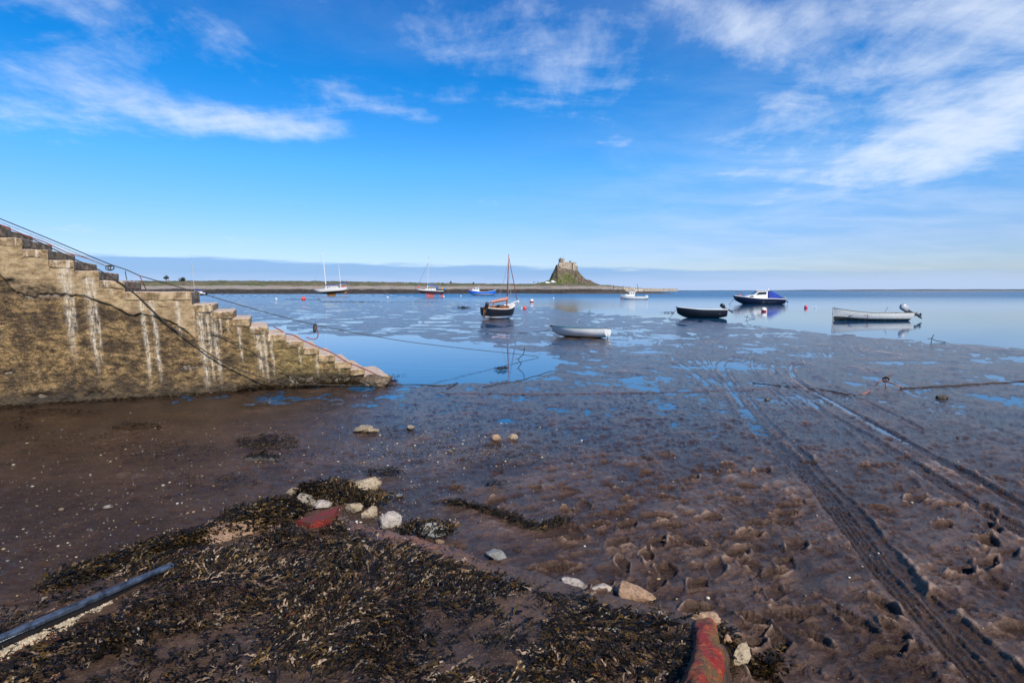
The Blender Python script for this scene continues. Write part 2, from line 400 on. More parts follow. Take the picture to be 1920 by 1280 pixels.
c = b.mix(b.ss(nA, .3, .72), (.062, .034, .023), (.135, .082, .058))
c = b.mix(b.ss(nB, .46, .78), c, (.05, .032, .024))
wt = b.attr('wet').outputs['Fac']; lf = b.attr('ochre').outputs['Fac']
c = b.mix(b.m('MULTIPLY', lf, .85), c, b.mix(nB, (.035, .018, .009), (.075, .040, .020)))  # brown reflection of the steps wall put into the left mud's colour
c = b.mix(b.m('MULTIPLY', wt, .35), c, (.045, .032, .028))
cr_ = b.attr('crest').outputs['Fac']; c = b.mix(b.m('MULTIPLY', b.ss(cr_, .52, .98), .75), c, (.30, .205, .15)); c = b.mix(b.m('MULTIPLY', b.ss(cr_, .42, .05), .6), c, (.024, .014, .009))  # sunlit ridges and shaded hollows painted into the mud colour by local height
spk = b.ss(b.noise(co, 55, 3, .6), .70, .76); c = b.mix(b.m('MULTIPLY', spk, .5), c, (.30, .25, .19))
b.put(bs.inputs['Base Color'], c)
rg = b.m('ADD', b.m('MULTIPLY', nB, .20), b.m('MULTIPLY', b.m('SUBTRACT', 1, wt), .08))
rg = b.m('ADD', rg, b.m('MULTIPLY_ADD', b.ss(nA, .35, .7), .10, .02))
b.put(bs.inputs['Roughness'], rg); bs.inputs['IOR'].default_value = 1.36; b.put(bs.inputs['Specular IOR Level'], b.m('MULTIPLY_ADD', wt, .30, .30)); bs.inputs['Coat Weight'].default_value = .30; bs.inputs['Coat Roughness'].default_value = .16; bs.inputs['Coat IOR'].default_value = 1.33
b.put(bs.inputs['Coat Normal'], b.bump(b.noise(co, 34, 6, .75), 1, .07))
n_ = b.bump(b.noise(co, 22, 7, .62), 1, .026)
n_ = b.bump(b.noise(b.mapv(co, (1, 2.2, 1), (0, 0, .5)), 8, 4, .6), .6, .02, n_)
n_ = b.bump(nC, .8, .006, n_)
b.put(bs.inputs['Normal'], n_); MUD = m
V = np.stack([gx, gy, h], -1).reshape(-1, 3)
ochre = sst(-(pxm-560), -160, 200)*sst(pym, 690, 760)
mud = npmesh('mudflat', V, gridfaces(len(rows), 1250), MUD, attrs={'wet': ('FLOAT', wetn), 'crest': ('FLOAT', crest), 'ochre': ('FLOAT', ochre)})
tag(mud, kind='structure')
# surround: coarse mud under and behind the viewer
mb = MB(); mb.add([(-400, -300, -.25), (400, -300, -.25), (400, 500, -.25), (-400, 500, -.25)], [(0, 1, 2, 3)])
tag(mb.build('seabed', MUD), kind='structure')
# ------------------------------------------------------------------ water
m, b, bs = newmat('sea_water'); co = geo(b)
deep = b.ss(b.m('ABSOLUTE', b.noise(b.mapv(co, (.01, .03, 1)), 1, 3)), .3, .7)
b.put(bs.inputs['Base Color'], b.mix(deep, (.012, .07, .16), (.018, .09, .20)))
bs.inputs['IOR'].default_value = 1.33; yy = b.n('ShaderNodeSeparateXYZ'); b.put(yy.inputs[0], co)
fr = b.ss(yy.outputs[1], 45, 240); b.put(bs.inputs['Roughness'], b.m('MULTIPLY_ADD', fr, .24, .03))
n_ = b.n('ShaderNodeBump'); b.put(n_.inputs['Height'], b.noise(b.mapv(co, (.35, 1.4, 1)), 1.4, 5, .55)); n_.inputs['Distance'].default_value = .22
b.put(n_.inputs['Strength'], b.m('MULTIPLY_ADD', fr, .8, .015))
n2_ = b.bump(b.noise(b.mapv(co, (.6, 1, 1)), 9, 3, .5), .02, .01, n_.outputs[0])
b.put(bs.inputs['Normal'], n2_); WATER = m
vs = []; rr = [.5, 30, 120, 500, 2000, 8000, 45000]
nseg = 96
for r_ in rr:
    for k in range(nseg): a = 2*PI*k/nseg; vs.append((r_*math.sin(a), r_*math.cos(a), 0))
fs = [(i*nseg+k, i*nseg+(k+1) % nseg, (i+1)*nseg+(k+1) % nseg, (i+1)*nseg+k) for i in range(len(rr)-1) for k in range(nseg)]
fs.append(tuple(range(nseg)))
tag(MB().add(vs, fs).build('sea_water', WATER), kind='structure')

# ------------------------------------------------------------------ spit, hill, far shores
cols = np.linspace(-700, 1290, 900); tt = np.concatenate([np.linspace(0, 60, 60), np.linspace(64, 420, 40)])
CX, TT = np.meshgrid(cols, tt)
D0 = 400+np.where(CX > 1120, (CX-1120)**1.6*.42, 0)-np.where(CX < 700, (700-CX)*.02, 0)
D0 = D0+12*fbm(CX/60, CX*0, 3, 3)
YD = D0+TT*(1+np.where(CX > 1120, (CX-1120)*.004, 0)); XD = (CX-960)/F*YD
endf = 1-sst(CX, 1180, 1286)
zt = np.interp(TT, [0, 6, 14, 24, 34, 60, 130, 420], [-.3, 1.3, 3.0, 4.6, 5.6, 7.4, 10.6, 9.0])
lft = 1-sst(CX, 500, 1000)
zt = zt*(.80+.26*lft)
zt = np.where(CX > 1120, np.minimum(zt, 3.2+3.8*endf), zt)*(.05+.95*endf)
zt = zt+fbm(XD/9, YD/5, 4, 12)*.8*sst(TT, 0, 10)*endf+fbm(XD/2.2, YD/1.5, 3, 15)*.35*endf
V = np.stack([XD, YD, zt], -1).reshape(-1, 3)
m, b, bs = newmat('shore'); co = geo(b); s_ = b.n('ShaderNodeSeparateXYZ'); b.put(s_.inputs[0], co)
zn = b.m('ADD', s_.outputs[2], b.m('MULTIPLY', b.m('SUBTRACT', b.noise(b.mapv(co, (.06, .06, .3)), 1.4, 6, .65), .5), 3.0))
gr = b.mix(b.ss(b.noise(b.mapv(co, (.03, .05, .1)), 1.5, 6, .7), .42, .56), (.07, .10, .02), (.19, .14, .08)); gr = b.mix(b.ss(b.noise(b.mapv(co, (.08, .08, .1)), 1.5, 5, .7), .54, .6), gr, (.04, .045, .02))
pe = b.mix(b.ss(b.noise(co, 1.3, 6, .7), .38, .66), (.24, .20, .17), (.36, .32, .27))
dk = b.mix(b.ss(b.noise(co, .7, 6, .75), .45, .65), (.018, .014, .011), (.10, .075, .05))
c = b.mix(b.ss(zn, 2.8, 3.8), dk, pe); c = b.mix(b.ss(zn, 5.4, 6.2), c, gr)
b.put(bs.inputs['Base Color'], c); bs.inputs['Roughness'].default_value = .85
b.put(bs.inputs['Normal'], b.bump(b.noise(co, 1.2, 6, .7), 1, .5)); SHORE = m
tag(npmesh('shingle_spit', V, gridfaces(len(tt), len(cols)), SHORE), kind='structure')
# castle crag at 900 m
HC = 900; K = HC/F
def hx(px): return (px-960)*K
def hzp(py): return (545-py)*K+CAMH
OUT = [(985, 536), (1000, 533), (1020, 529), (1031, 524.5), (1035, 514), (1040, 505), (1043, 497), (1046, 500), (1050, 503.5), (1060, 505), (1078, 508), (1082, 509), (1085, 513), (1092, 521), (1097, 525), (1104, 526), (1112, 530.5), (1122, 534), (1132, 539), (1145, 542)]
xs = np.linspace(hx(985), hx(1145), 260); ys = np.linspace(HC-75, HC+75, 170)
XX, YY = np.meshgrid(xs, ys)
top_ = np.interp(XX, [hx(a) for a, _ in OUT], [hzp(c) for _, c in OUT])
rd = np.abs(YY-HC)
prof = np.interp(rd, [0, 12, 20, 30, 48, 75], [1, 1, .72, .45, .2, -.05])
ZZ = 3+(top_-3)*prof
rg_ = fbm(XX/7, YY/7+ZZ/6, 5, 33, .6); ZZ = ZZ+rg_*6.5*sst(rd, 9, 20)*sst(top_, 8, 22)+fbm(XX/2.5, YY/2.5, 3, 37)*1.2*sst(rd, 4, 12)
m, b, bs = newmat('crag'); co = geo(b); s_ = b.n('ShaderNodeSeparateXYZ'); b.put(s_.inputs[0], co)
nrm = b.n('ShaderNodeNewGeometry').outputs['Normal']; sn = b.n('ShaderNodeSeparateXYZ'); b.put(sn.inputs[0], nrm)
nz = b.noise(b.mapv(co, (1, 1, .5)), .12, 7, .65)
rock_ = b.mix(b.ss(b.noise(b.mapv(co, (1, 1, .35)), .35, 7, .7), .38, .62), (.06, .046, .034), (.19, .145, .10))
grass_ = b.mix(b.ss(nz, .4, .62), (.065, .10, .015), (.15, .14, .05))
hh = b.m('ADD', s_.outputs[2], b.m('MULTIPLY', b.m('SUBTRACT', nz, .5), 22))
f_ = b.m('MULTIPLY', b.ss(sn.outputs[2], .30, .55), b.m('MULTIPLY', b.ss(hh, 32, 25), b.ss(b.m('ADD', s_.outputs[0], b.m('MULTIPLY', nz, 30)), 128, 95)))
b.put(bs.inputs['Base Color'], b.mix(f_, rock_, grass_)); bs.inputs['Roughness'].default_value = .9
b.put(bs.inputs['Normal'], b.bump(b.noise(b.mapv(co, (1, 1, .5)), .6, 7, .7), 1, 1.4))
tag(npmesh('castle_hill', np.stack([XX, YY, ZZ], -1).reshape(-1, 3), gridfaces(170, 260)[:, ::-1], m), kind='structure')
# low dark reef under the hill
def ridge(name, px0, px1, D, zmax, mat, width, seed, n=160, k=14):
    xs = np.linspace((px0-960)/F*D, (px1-960)/F*D, n); ys = np.linspace(-width/2, width/2, k)
    A, B_ = np.meshgrid(xs, ys); e = np.sin(np.linspace(0, PI, n))**.35
    z = -.4+(zmax+.4)*e[None, :]*(1-(B_/(width/2))**2)+fbm(A/(width*.4), B_/(width*.4), 4, seed)*zmax*.35*e[None, :]
    return tag(npmesh(name, np.stack([A, D+B_, z], -1).reshape(-1, 3), gridfaces(k, n)[:, ::-1], mat), kind='structure')
RF = M('reef', (.045, .033, .024), .8, var=.4, scale=.4, bump=.4, bscale=1.5, col2=(.11, .08, .055))
ridge('reef', 1020, 1260, 408, 1.6, RF, 22, 5); ridge('mud_bank', 860, 1030, 385, .35, MUD, 16, 6)
ridge('mud_bank', 340, 760, 205, .16, MUD, 14, 16)
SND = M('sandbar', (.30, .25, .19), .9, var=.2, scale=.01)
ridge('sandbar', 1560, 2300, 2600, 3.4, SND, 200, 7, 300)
BL = M('far_land', (.05, .085, .12), .95, var=.3, scale=.002, col2=(.07, .10, .13))  # bluish haze of distance painted into the land colour
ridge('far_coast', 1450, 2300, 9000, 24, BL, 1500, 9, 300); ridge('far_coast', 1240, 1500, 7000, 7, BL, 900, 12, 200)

# ------------------------------------------------------------------ castle
ST = M('castle_stone', (.52, .42, .31), .9, var=.3, scale=.25, bump=.25, bscale=2); ST2 = M('castle_stone_grey', (.25, .21, .175), .9, var=.3, scale=.3, bump=.2, bscale=2)
DKW = M('dark_opening', (.02, .02, .025), .5); SLATE = M('lead_roof', (.16, .14, .13), .7)
cas = thing('castle', 'stone castle with a round turret and chimneys on top of the green crag', 'castle', (hx(1061), HC, 27))
def cb(name, px0, px1, py0, py1, dy, dep, mat, parent=cas, cren=False):
    X0, X1 = hx(px0)-hx(1061), hx(px1)-hx(1061); z0, z1 = hzp(py1)-27, hzp(py0)-27
    o = MB().box(((X0+X1)/2, dy+dep/2, (z0+z1)/2), (X1-X0, dep, z1-z0), bev=.15)
    if cren:
        k = max(2, int((X1-X0)/2.4))
        for i in range(k):
            o.box((X0+(i+.5)*(X1-X0)/k, dy+.45, z1+.45), ((X1-X0)/k*.55, .8, .9))
    return o.build(name, mat, parent)
wall_ = cb('curtain_wall', 1046.5, 1072, 494, 508, -9, 18, ST, cren=True)
blk = cb('gatehouse', 1071.5, 1078.3, 494, 508, -11.5, 16, ST, cren=True)
cb('upper_range', 1050, 1075, 492.5, 495, -4, 9, ST2)
cb('keep', 1054, 1057.5, 486.5, 494, -6, 6, ST, cren=True)
cb('low_wall', 1077.5, 1081.5, 499.5, 509, -6, 12, ST2)
ch = cb('chimney_block', 1066, 1070, 490.5, 494, -3, 4, ST2); cb('chimney_block', 1067, 1069, 489.3, 490.6, -2.5, 2.5, ST2)
tw = MB(); X0 = hx(1050.5)-hx(1061); tw.tube([(X0, -5, hzp(506)-27), (X0, -5, hzp(487)-27)], 3.6, 20); tw.tube([(X0, -5, hzp(487)-27), (X0, -5, hzp(486.3)-27)], 3.8, 20)
twr = tw.build('turret', ST2, cas)
tw = MB(); tw.tube([(X0-.6, -5, hzp(486.5)-27), (X0-.6, -5, hzp(484.3)-27)], .9, 10); tw.build('chimney', ST2, twr)
for wx, wy in [(1054, 499), (1058, 500.5), (1063, 499), (1068, 501), (1075, 500)]:
    Xw = hx(wx)-hx(1061); yf = -9.06 if wx < 1072 else -11.56
    MB().box((Xw, yf, hzp(wy)-27), (.8, .2, 1.3)).build('window', DKW, wall_ if wx < 1072 else blk)
tw = MB(); tw.tube([(hx(1055.2)-hx(1061), -3, hzp(487)-27), (hx(1055.2)-hx(1061), -3, hzp(478)-27)], .09, 6); tw.build('flagpole', DKW, cas)
# lime kilns and pier wall to the right of the crag
kl = thing('lime_kiln', 'pale stone lime kiln block at the right foot of the crag', 'kiln', (hx(1124), HC-60, 5))
kw = MB().box((0, 0, 2.0), (13, 10, 6.4), bev=.1).build('wall', ST, kl)
MB().box((0, 0, 5.35), (13.8, 10.6, .4)).build('coping', ST2, kl)
for ox in (-3.4, 1.2): MB().box((ox, -5.02, 1.4), (1.8, .25, 2.6), bev=.1).build('arch', DKW, kw)
pw = MB(); ppw = [(1138, 640), (1170, 650), (1200, 700), (1230, 780), (1268, 900)]
for (a, D1), (c_, D2) in zip(ppw[:-1], ppw[1:]):
    A_ = Vector(((a-960)/F*D1, D1, 0)); B_ = Vector(((c_-960)/F*D2, D2, 0)); md_ = (A_+B_)/2
    pw.box((md_.x, md_.y, 3.3), ((B_-A_).length+.5, 3, 5.2 if a < 1200 else 4), rz=math.atan2(B_.y-A_.y, B_.x-A_.x))
tag(pw.build('pier_wall', ST), 'long low pale stone pier wall running out right of the crag', 'wall')
for i, (px, py, hh_, ln, lab) in enumerate([(1150, 541, 3.6, 0, 'short dark post standing at the left end of the pier wall'), (1168, 541, 3.2, .1, 'thin dark post near the middle of the pier wall'), (1197, 543, 5.6, -1.6, 'tall leaning dark pole on the shore behind the white cruiser')]):
    q = PD(px, py, 520); o = MB().tube([(0, 0, -2), (ln*.4, 0, hh_*.5), (ln, 0, hh_)], [.28, .2, .14], 6); o.box((0, 0, hh_*.3), (.5, .5, .25))
    o = o.build('mooring_post', M('tarred_wood', (.04, .035, .03), .8)); o.location = q; tag(o, lab, 'post', 'posts along the pier')

# ------------------------------------------------------------------ far plants, vehicles and people
LEAF = M('leaf_dark', (.030, .045, .015), .7, var=.5, scale=1); BARK = M('bark', (.06, .045, .03), .9)
def shrub(name, px, py, D, wd, ht, label, n=500):
    q = PD(px, py, D); t = thing(name, label, 'bush', q)
    tm = MB()
    for k in range(5):
        a = k*1.3; tm.tube([(0, 0, -.8), (math.cos(a)*wd*.12, math.sin(a)*wd*.12, ht*.35), (math.cos(a)*wd*.28, math.sin(a)*wd*.28, ht*.7)], [.09, .06, .03], 5)
    tm.build('trunk', BARK, t)
    o = MB(); rn = random.Random(px)
    lobes = [(rn.uniform(-.3, .3)*wd, rn.uniform(-.3, .3)*wd, rn.uniform(.35, .75)*ht, rn.uniform(.18, .34)*wd) for _ in range(7)]
    for _ in range(n):
        L_ = rn.choice(lobes); v = Vector((rn.gauss(0, 1), rn.gauss(0, 1), rn.gauss(0, .8))).normalized()*L_[3]*rn.uniform(.6, 1.1)
        c_ = Vector(L_[:3])+v; u = Vector((rn.gauss(0, 1), rn.gauss(0, 1), rn.gauss(0, 1))).normalized()*wd*.055; w_ = u.orthogonal().normalized()*wd*.04
        o.add([c_-u, c_+w_, c_+u, c_-w_], [(0, 1, 2, 3)])
    o.build('crown', LEAF, t); return t
shrub('bush', 312, 525, 430, 3.8, 3.6, 'dark rounded bush alone on the far left skyline of the spit')
shrub('bush', 341, 526, 440, 5.5, 1.6, 'low flat bush on the skyline just right of the lone dark bush')
shrub('bush', 845, 532.5, 430, 1.7, 2.6, 'small dark upright bush behind the pink keeled yacht')
shrub('bush', 830, 533, 430, 1.1, 1.8, 'tiny thorn bush left of the small dark upright bush')
shrub('bush', 888, 533, 430, 1.6, 1.6, 'small bush on the spit above the blue fishing boat')
VW = M('van_white', (.75, .75, .74), .35, var=.05); GL = M('glass_dark', (.03, .04, .05), .12); TY = M('rubber', (.02, .02, .02), .8)
def van(px, py, L, H, label):
    t = thing('van', label, 'van', PD(px, py, 425), (0, 0, R(4)))
    t.location.z = PD(px, py, 425).z
    o = MB().prism([(-L/2, .35), (L/2, .35), (L/2, .95), (L*.40, 1.1), (L*.27, H), (-L/2+.1, H)], -.95, .95)
    bd = o.build('body', VW, t); md = bd.modifiers.new('bevel', 'BEVEL'); md.width = .08; md.segments = 2
    MB().prism([(L*.385, 1.12), (L*.28, H-.12), (L*.12, H-.12), (L*.12, 1.12)], -.97, .97).build('window', GL, t)
    for sx in (-.3, .3):
        for sy in (-.9, .9):
            w_ = MB().tube([(L*sx, sy-.1, .34), (L*sx, sy+.1, .34)], .34, 14).build('wheel', TY, t)
            MB().tube([(L*sx, sy-.11, .34), (L*sx, sy+.11, .34)], .17, 10).build('hub', VW, w_)
van(1027, 531.8, 3.6, 1.5, 'low white van parked at the left foot of the crag'); van(1037.5, 530.6, 3.3, 1.9, 'taller white van parked nearer the crag foot')
def person(px, py, D, coat, label, bend=0, first=[None]):
    t = thing('person', label, 'person', PD(px, py, D), (0, 0, R(bend)))
    me = bpy.data.meshes.new('body')
    jn = [(0, 0, .95), (0, 0, 1.2), (0, 0, 1.42), (0, 0, 1.52), (0, 0, 1.66), (.19, 0, 1.4), (.25, .03, 1.12), (.24, .12, .9), (-.19, 0, 1.4), (-.25, -.02, 1.12), (-.26, .05, .88), (.1, 0, .9), (.12, .1, .5), (.13, .05, .06), (-.1, 0, .9), (-.12, -.06, .5), (-.13, -.18, .06), (.13, .2, .03), (-.13, -.02, .03)]
    ed = [(0, 1), (1, 2), (2, 3), (3, 4), (2, 5), (5, 6), (6, 7), (2, 8), (8, 9), (9, 10), (0, 11), (11, 12), (12, 13), (0, 14), (14, 15), (15, 16), (13, 17), (16, 18)]
    me.from_pydata(jn, ed, []); me.materials.append(coat); bo = link('body', me, t)
    md = bo.modifiers.new('skin', 'SKIN'); rad = [.15, .14, .14, .06, .11, .07, .05, .045, .07, .05, .045, .1, .075, .05, .1, .075, .05, .045, .045]
    for v, r_ in zip(me.skin_vertices[0].data, rad): v.radius = (r_, r_*.85)
    me.skin_vertices[0].data[0].use_root = True
    bo.modifiers.new('smooth', 'SUBSURF').levels = 1
    MB().ball((0, -.02, 1.70), .115, 10, (1, 1, .9)).build('hair', M('hair', (.05, .035, .025), .8), t)
PC = [M('coat_dark', (.03, .03, .04), .9), M('coat_pink', (.55, .12, .12), .9), M('coat_pale', (.5, .5, .5), .9), M('coat_blue', (.08, .12, .25), .9)]
person(316.5, 527.8, 425, PC[1], 'walker in a pink coat just right of the lone dark bush')
person(759, 533, 425, PC[2], 'left of two pale coated walkers on the spit behind the yachts', 30); person(763.3, 533, 425, PC[2], 'right of two pale coated walkers on the spit behind the yachts', -40)
person(830.5, 535.5, 415, PC[0], 'dark coated walker on the shingle right of the pink keeled yacht', 80)
person(1000.5, 531.5, 430, PC[0], 'leftmost dark coated walker left of the white vans', 15); person(1003, 531.5, 432, PC[3], 'walker in blue between two dark coated walkers by the vans', 60)
person(1008.5, 531.5, 428, PC[0], 'rightmost dark coated walker left of the white vans', -50)

# ------------------------------------------------------------------ harbour steps
STEPS = [(-260, 345), (-215, 365), (-150, 386), (-100, 405), (-48, 426), (0, 446), (43, 467), (92, 488), (140, 507.5), (187, 526), (235, 546.5), (360, 570), (397, 583), (436, 597), (468, 611.5), (502, 626), (535, 639), (567, 652), (597, 665), (627, 678), (657, 691), (683, 704), (728, 716)]
B0 = P(0, 764); B1 = P(728, 717); wd_ = (B1-B0).normalized(); wn = Vector((wd_.y, -wd_.x, 0))   # wn faces the viewer
def onwall(px, py, off=0.0):                # (u,z) on the wall plane, off = metres in front
    d = Vector(ray(px, py)); o = Vector((0, 0, CAMH)); t = (B0+wn*off-o).dot(wn)/d.dot(wn); q = o+d*t
    return (q-B0).dot(wd_), q.z
def wpt(u, z, off=0.0): q = B0+wd_*u+wn*off; return Vector((q.x, q.y, z))
us = [onwall(px, py)[0] for px, py in STEPS]
zs = [onwall(px+8, py)[1] for px, py in STEPS[:-1]]
zs = [zs[i] for i in range(len(zs))]
st = thing('harbour_steps', 'weathered brown concrete harbour steps streaked white, descending to the mud', 'steps', B0, (0, 0, math.atan2(wd_.y, wd_.x)))
def topz(u):
    z = np.full(u.shape, zs[0])
    for i in range(len(zs)): z = np.where(u >= us[i], zs[i], z)
    return z
# front face: fine grid, one strip per step
Vs = []; Fs = []; off = 0; at = {'streak': [], 'dark': [], 'upper': [], 'base': []}
crack = [onwall(*p) for p in [(-200, 470), (0, 515), (30, 548), (60, 556), (120, 553), (165, 556), (200, 570), (245, 590), (290, 592), (330, 608), (372, 640)]]
crx = [c_[0] for c_ in crack]; crz = [c_[1] for c_ in crack]
streaks = [(118, 495, 690, 15), (128, 495, 640, 8), (160, 500, 720, 14), (172, 505, 700, 8), (265, 560, 740, 10), (285, 565, 735, 10), (372, 570, 765, 17), (385, 570, 740, 8), (398, 575, 740, 12), (410, 580, 640, 6), (445, 590, 690, 8), (480, 600, 720, 14), (492, 610, 730, 9), (508, 640, 720, 6), (592, 660, 712, 7), (635, 680, 712, 5), (425, 590, 630, 6), (203, 505, 560, 8), (330, 550, 640, 10), (560, 640, 690, 6)]
SK = [(onwall(px, y0), onwall(px+(y1-y0)*.12, y1), wpx*.0045) for px, y0, y1, wpx in streaks]
for i in range(len(zs)):
    u0, u1 = us[i], us[i+1]; nc = max(6, int((u1-u0)/.016)); nr = max(5, int((zs[i]+.25)/.016))
    U, T = np.meshgrid(np.linspace(u0, u1, nc), np.linspace(0, 1, nr)); Zv = -.25+T*(zs[i]+.25-.012)
    cz = np.interp(U, crx, crz)+fbm(U*4, U*0, 3, 5)*.05
    up = sst(Zv-cz, -.01, .03)*(U < us[11]+.05)
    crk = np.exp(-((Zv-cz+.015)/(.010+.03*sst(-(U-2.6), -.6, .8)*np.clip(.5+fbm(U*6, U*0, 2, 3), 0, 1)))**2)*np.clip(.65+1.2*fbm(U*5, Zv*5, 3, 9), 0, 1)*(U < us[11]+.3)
    # deep scour holes left of the crack
    hol = np.zeros(U.shape)
    for (hxp, hyp, hr) in [(75, 550, .22), (50, 548, .2), (20, 530, .13), (100, 553, .12), (75, 745, .15), (178, 740, .13), (355, 690, .16), (15, 700, .08), (330, 560, .06), (640, 712, .25), (560, 716, .3)]:
        hu, hz_ = onwall(hxp, hyp); hol = np.maximum(hol, np.exp(-(((U-hu)/(hr*1.6))**2+((Zv-hz_)/(hr*.55))**2)*1.4+fbm(U*9, Zv*9, 3, 8)*1.2))
    hol = np.clip(hol, 0, 1)
    sk = np.zeros(U.shape)
    for (a, c_, w2) in SK:
        k = np.clip((a[1]-Zv)/(a[1]-c_[1]), 0, 1); uu = a[0]+(c_[0]-a[0])*k
        s1 = np.exp(-((U-uu+.02*perlin(Zv*3, U*0+a[0]*7))/(w2*(1-.5*k)))**2)*(Zv < a[1]+.02)*sst(-(k-1), 0, .35)
        sk = np.maximum(sk, s1*(.55+.9*fbm(U*45, Zv*5, 4, 19)+.25))
    dsp = .018*fbm(U*1.3, Zv*1.3, 3, 2)+.030*fbm(U*7, Zv*9, 4, 4)*(1-.65*up)+.016*fbm(U*24, Zv*28, 3, 6)*(1-.6*up)
    dsp = dsp+up*.03-crk*.035-hol*.06
    lift = (U > us[11]); dsp = dsp+np.where(lift, .03*fbm(U*5, Zv*3, 3, 44), 0)
    for bz in (.35, .72, 1.08, 1.42, 1.75): dsp = dsp-.012*np.exp(-((Zv-bz-.04*perlin(U*.8, U*0+bz*5))/.012)**2)*(.4+perlin(U*2, U*0+bz))
    dsp = dsp+.05*np.exp(-(Zv/.18)**2)*np.abs(fbm(U*6, Zv*6, 3, 91))
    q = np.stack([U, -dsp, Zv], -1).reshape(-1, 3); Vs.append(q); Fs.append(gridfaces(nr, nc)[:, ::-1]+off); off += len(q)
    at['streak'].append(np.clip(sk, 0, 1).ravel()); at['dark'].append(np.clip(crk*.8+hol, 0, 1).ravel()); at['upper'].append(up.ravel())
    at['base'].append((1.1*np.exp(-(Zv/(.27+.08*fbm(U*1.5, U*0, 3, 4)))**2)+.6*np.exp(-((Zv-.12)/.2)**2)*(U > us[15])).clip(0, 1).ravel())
m, b, bs = newmat('stained_concrete'); co = obco(b)
a1 = b.noise(co, 1.7, 8, .65); a2 = b.noise(b.mapv(co, (1, 1, 1.5)), 7, 9, .78); a4 = b.noise(b.mapv(co, (1, 1, 1.6)), 3.2, 7, .7); a3 = b.noise(co, 45, 5, .7)
ft = b.ss(b.m('ADD', b.m('MULTIPLY', a2, .6), b.m('MULTIPLY', a3, .4)), .40, .60)
lo = b.mix(ft, (.040, .021, .008), (.42, .265, .105)); lo = b.mix(b.ss(a1, .46, .62), lo, b.mix(ft, (.025, .014, .006), (.14, .08, .03)))
hi = b.mix(b.ss(a2, .40, .66), (.52, .37, .20), (.24, .145, .06)); hi = b.mix(b.m('MULTIPLY', b.ss(a1, .48, .68), .8), hi, b.mix(ft, (.10, .06, .025), (.25, .16, .07)))
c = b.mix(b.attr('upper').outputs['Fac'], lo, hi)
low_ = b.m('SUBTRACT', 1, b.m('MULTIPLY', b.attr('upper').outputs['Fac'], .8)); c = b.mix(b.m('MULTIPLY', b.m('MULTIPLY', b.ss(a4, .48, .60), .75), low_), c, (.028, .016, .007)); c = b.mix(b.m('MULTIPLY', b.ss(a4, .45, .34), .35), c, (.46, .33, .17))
mz = b.n('ShaderNodeSeparateXYZ'); b.put(mz.inputs[0], co)
alg = b.m('MULTIPLY', b.ss(mz.outputs[0], 3.4, 5.2), b.ss(a1, .3, .55)); c = b.mix(b.m('MULTIPLY', alg, .6), c, b.mix(ft, (.13, .085, .018), (.42, .31, .11)))
hzl = b.noise(b.mapv(co, (.5, 1, 9)), 2.2, 4, .6); c = b.mix(b.m('MULTIPLY', b.ss(hzl, .52, .72), .55), c, (.055, .035, .018))
bn = b.ss(b.vor(co, 38), .22, .1); c = b.mix(b.m('MULTIPLY', bn, b.m('MULTIPLY', b.ss(a1, .45, .6), .35)), c, (.5, .43, .32))
c = b.mix(b.m('MULTIPLY', b.m('MULTIPLY', b.attr('streak').outputs['Fac'], b.ss(b.noise(b.mapv(co, (1, 1, .18)), 34, 5, .7), .36, .56)), .85), c, (.76, .66, .52))
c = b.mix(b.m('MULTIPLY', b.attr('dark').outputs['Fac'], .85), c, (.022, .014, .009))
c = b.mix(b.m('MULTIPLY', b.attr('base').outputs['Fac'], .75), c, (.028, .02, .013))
b.put(bs.inputs['Base Color'], c); b.put(bs.inputs['Roughness'], b.m('MULTIPLY_ADD', a2, .3, .55))
n_ = b.bump(a2, 1, .045); n_ = b.bump(b.noise(co, 40, 6, .7), 1, .016, n_); n_ = b.bump(bn, .5, .008, n_); b.put(bs.inputs['Normal'], n_); WALLM = m
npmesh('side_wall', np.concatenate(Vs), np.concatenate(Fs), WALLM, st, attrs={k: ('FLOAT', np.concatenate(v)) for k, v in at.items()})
SW = 1.65
core = MB()
for i in range(len(zs)): core.box(((us[i]+us[i+1])/2, SW/2+.02, (zs[i]-.16)/2-.15), (us[i+1]-us[i]-.004, SW-.06, zs[i]-.14+.3))
CC = M('old_concrete', (.22, .17, .12), .85, var=.4, scale=5, bump=.02, bscale=25, col2=(.09, .065, .045))
core.build('core', CC, st)
# treads: worn slabs with a nosing a little proud of the wall
m, b, bs = newmat('worn_step'); co = obco(b)
nz = b.n('ShaderNodeSeparateXYZ'); b.put(nz.inputs[0], b.n('ShaderNodeNewGeometry').outputs['Normal'])
s1 = b.noise(co, 6, 8, .7); s2 = b.noise(co, 32, 6, .7)
side_ = b.mix(b.ss(s1, .38, .62), (.44, .31, .17), (.14, .085, .035)); topc = b.mix(b.ss(s2, .4, .7), (.58, .45, .36), (.33, .25, .20))
c = b.mix(b.ss(nz.outputs[2], .45, .8), side_, topc); c = b.mix(b.m('MULTIPLY', b.ss(b.noise(b.mapv(co, (1, 1, .15)), 14, 4), .55, .7), .6), c, (.66, .58, .48))
c = b.mix(b.m('MULTIPLY', b.ss(s1, .56, .7), .6), c, (.08, .055, .03))
b.put(bs.inputs['Base Color'], c); bs.inputs['Roughness'].default_value = .75
b.put(bs.inputs['Normal'], b.bump(s2, 1, .012, b.bump(s1, .8, .03))); STEPM = m
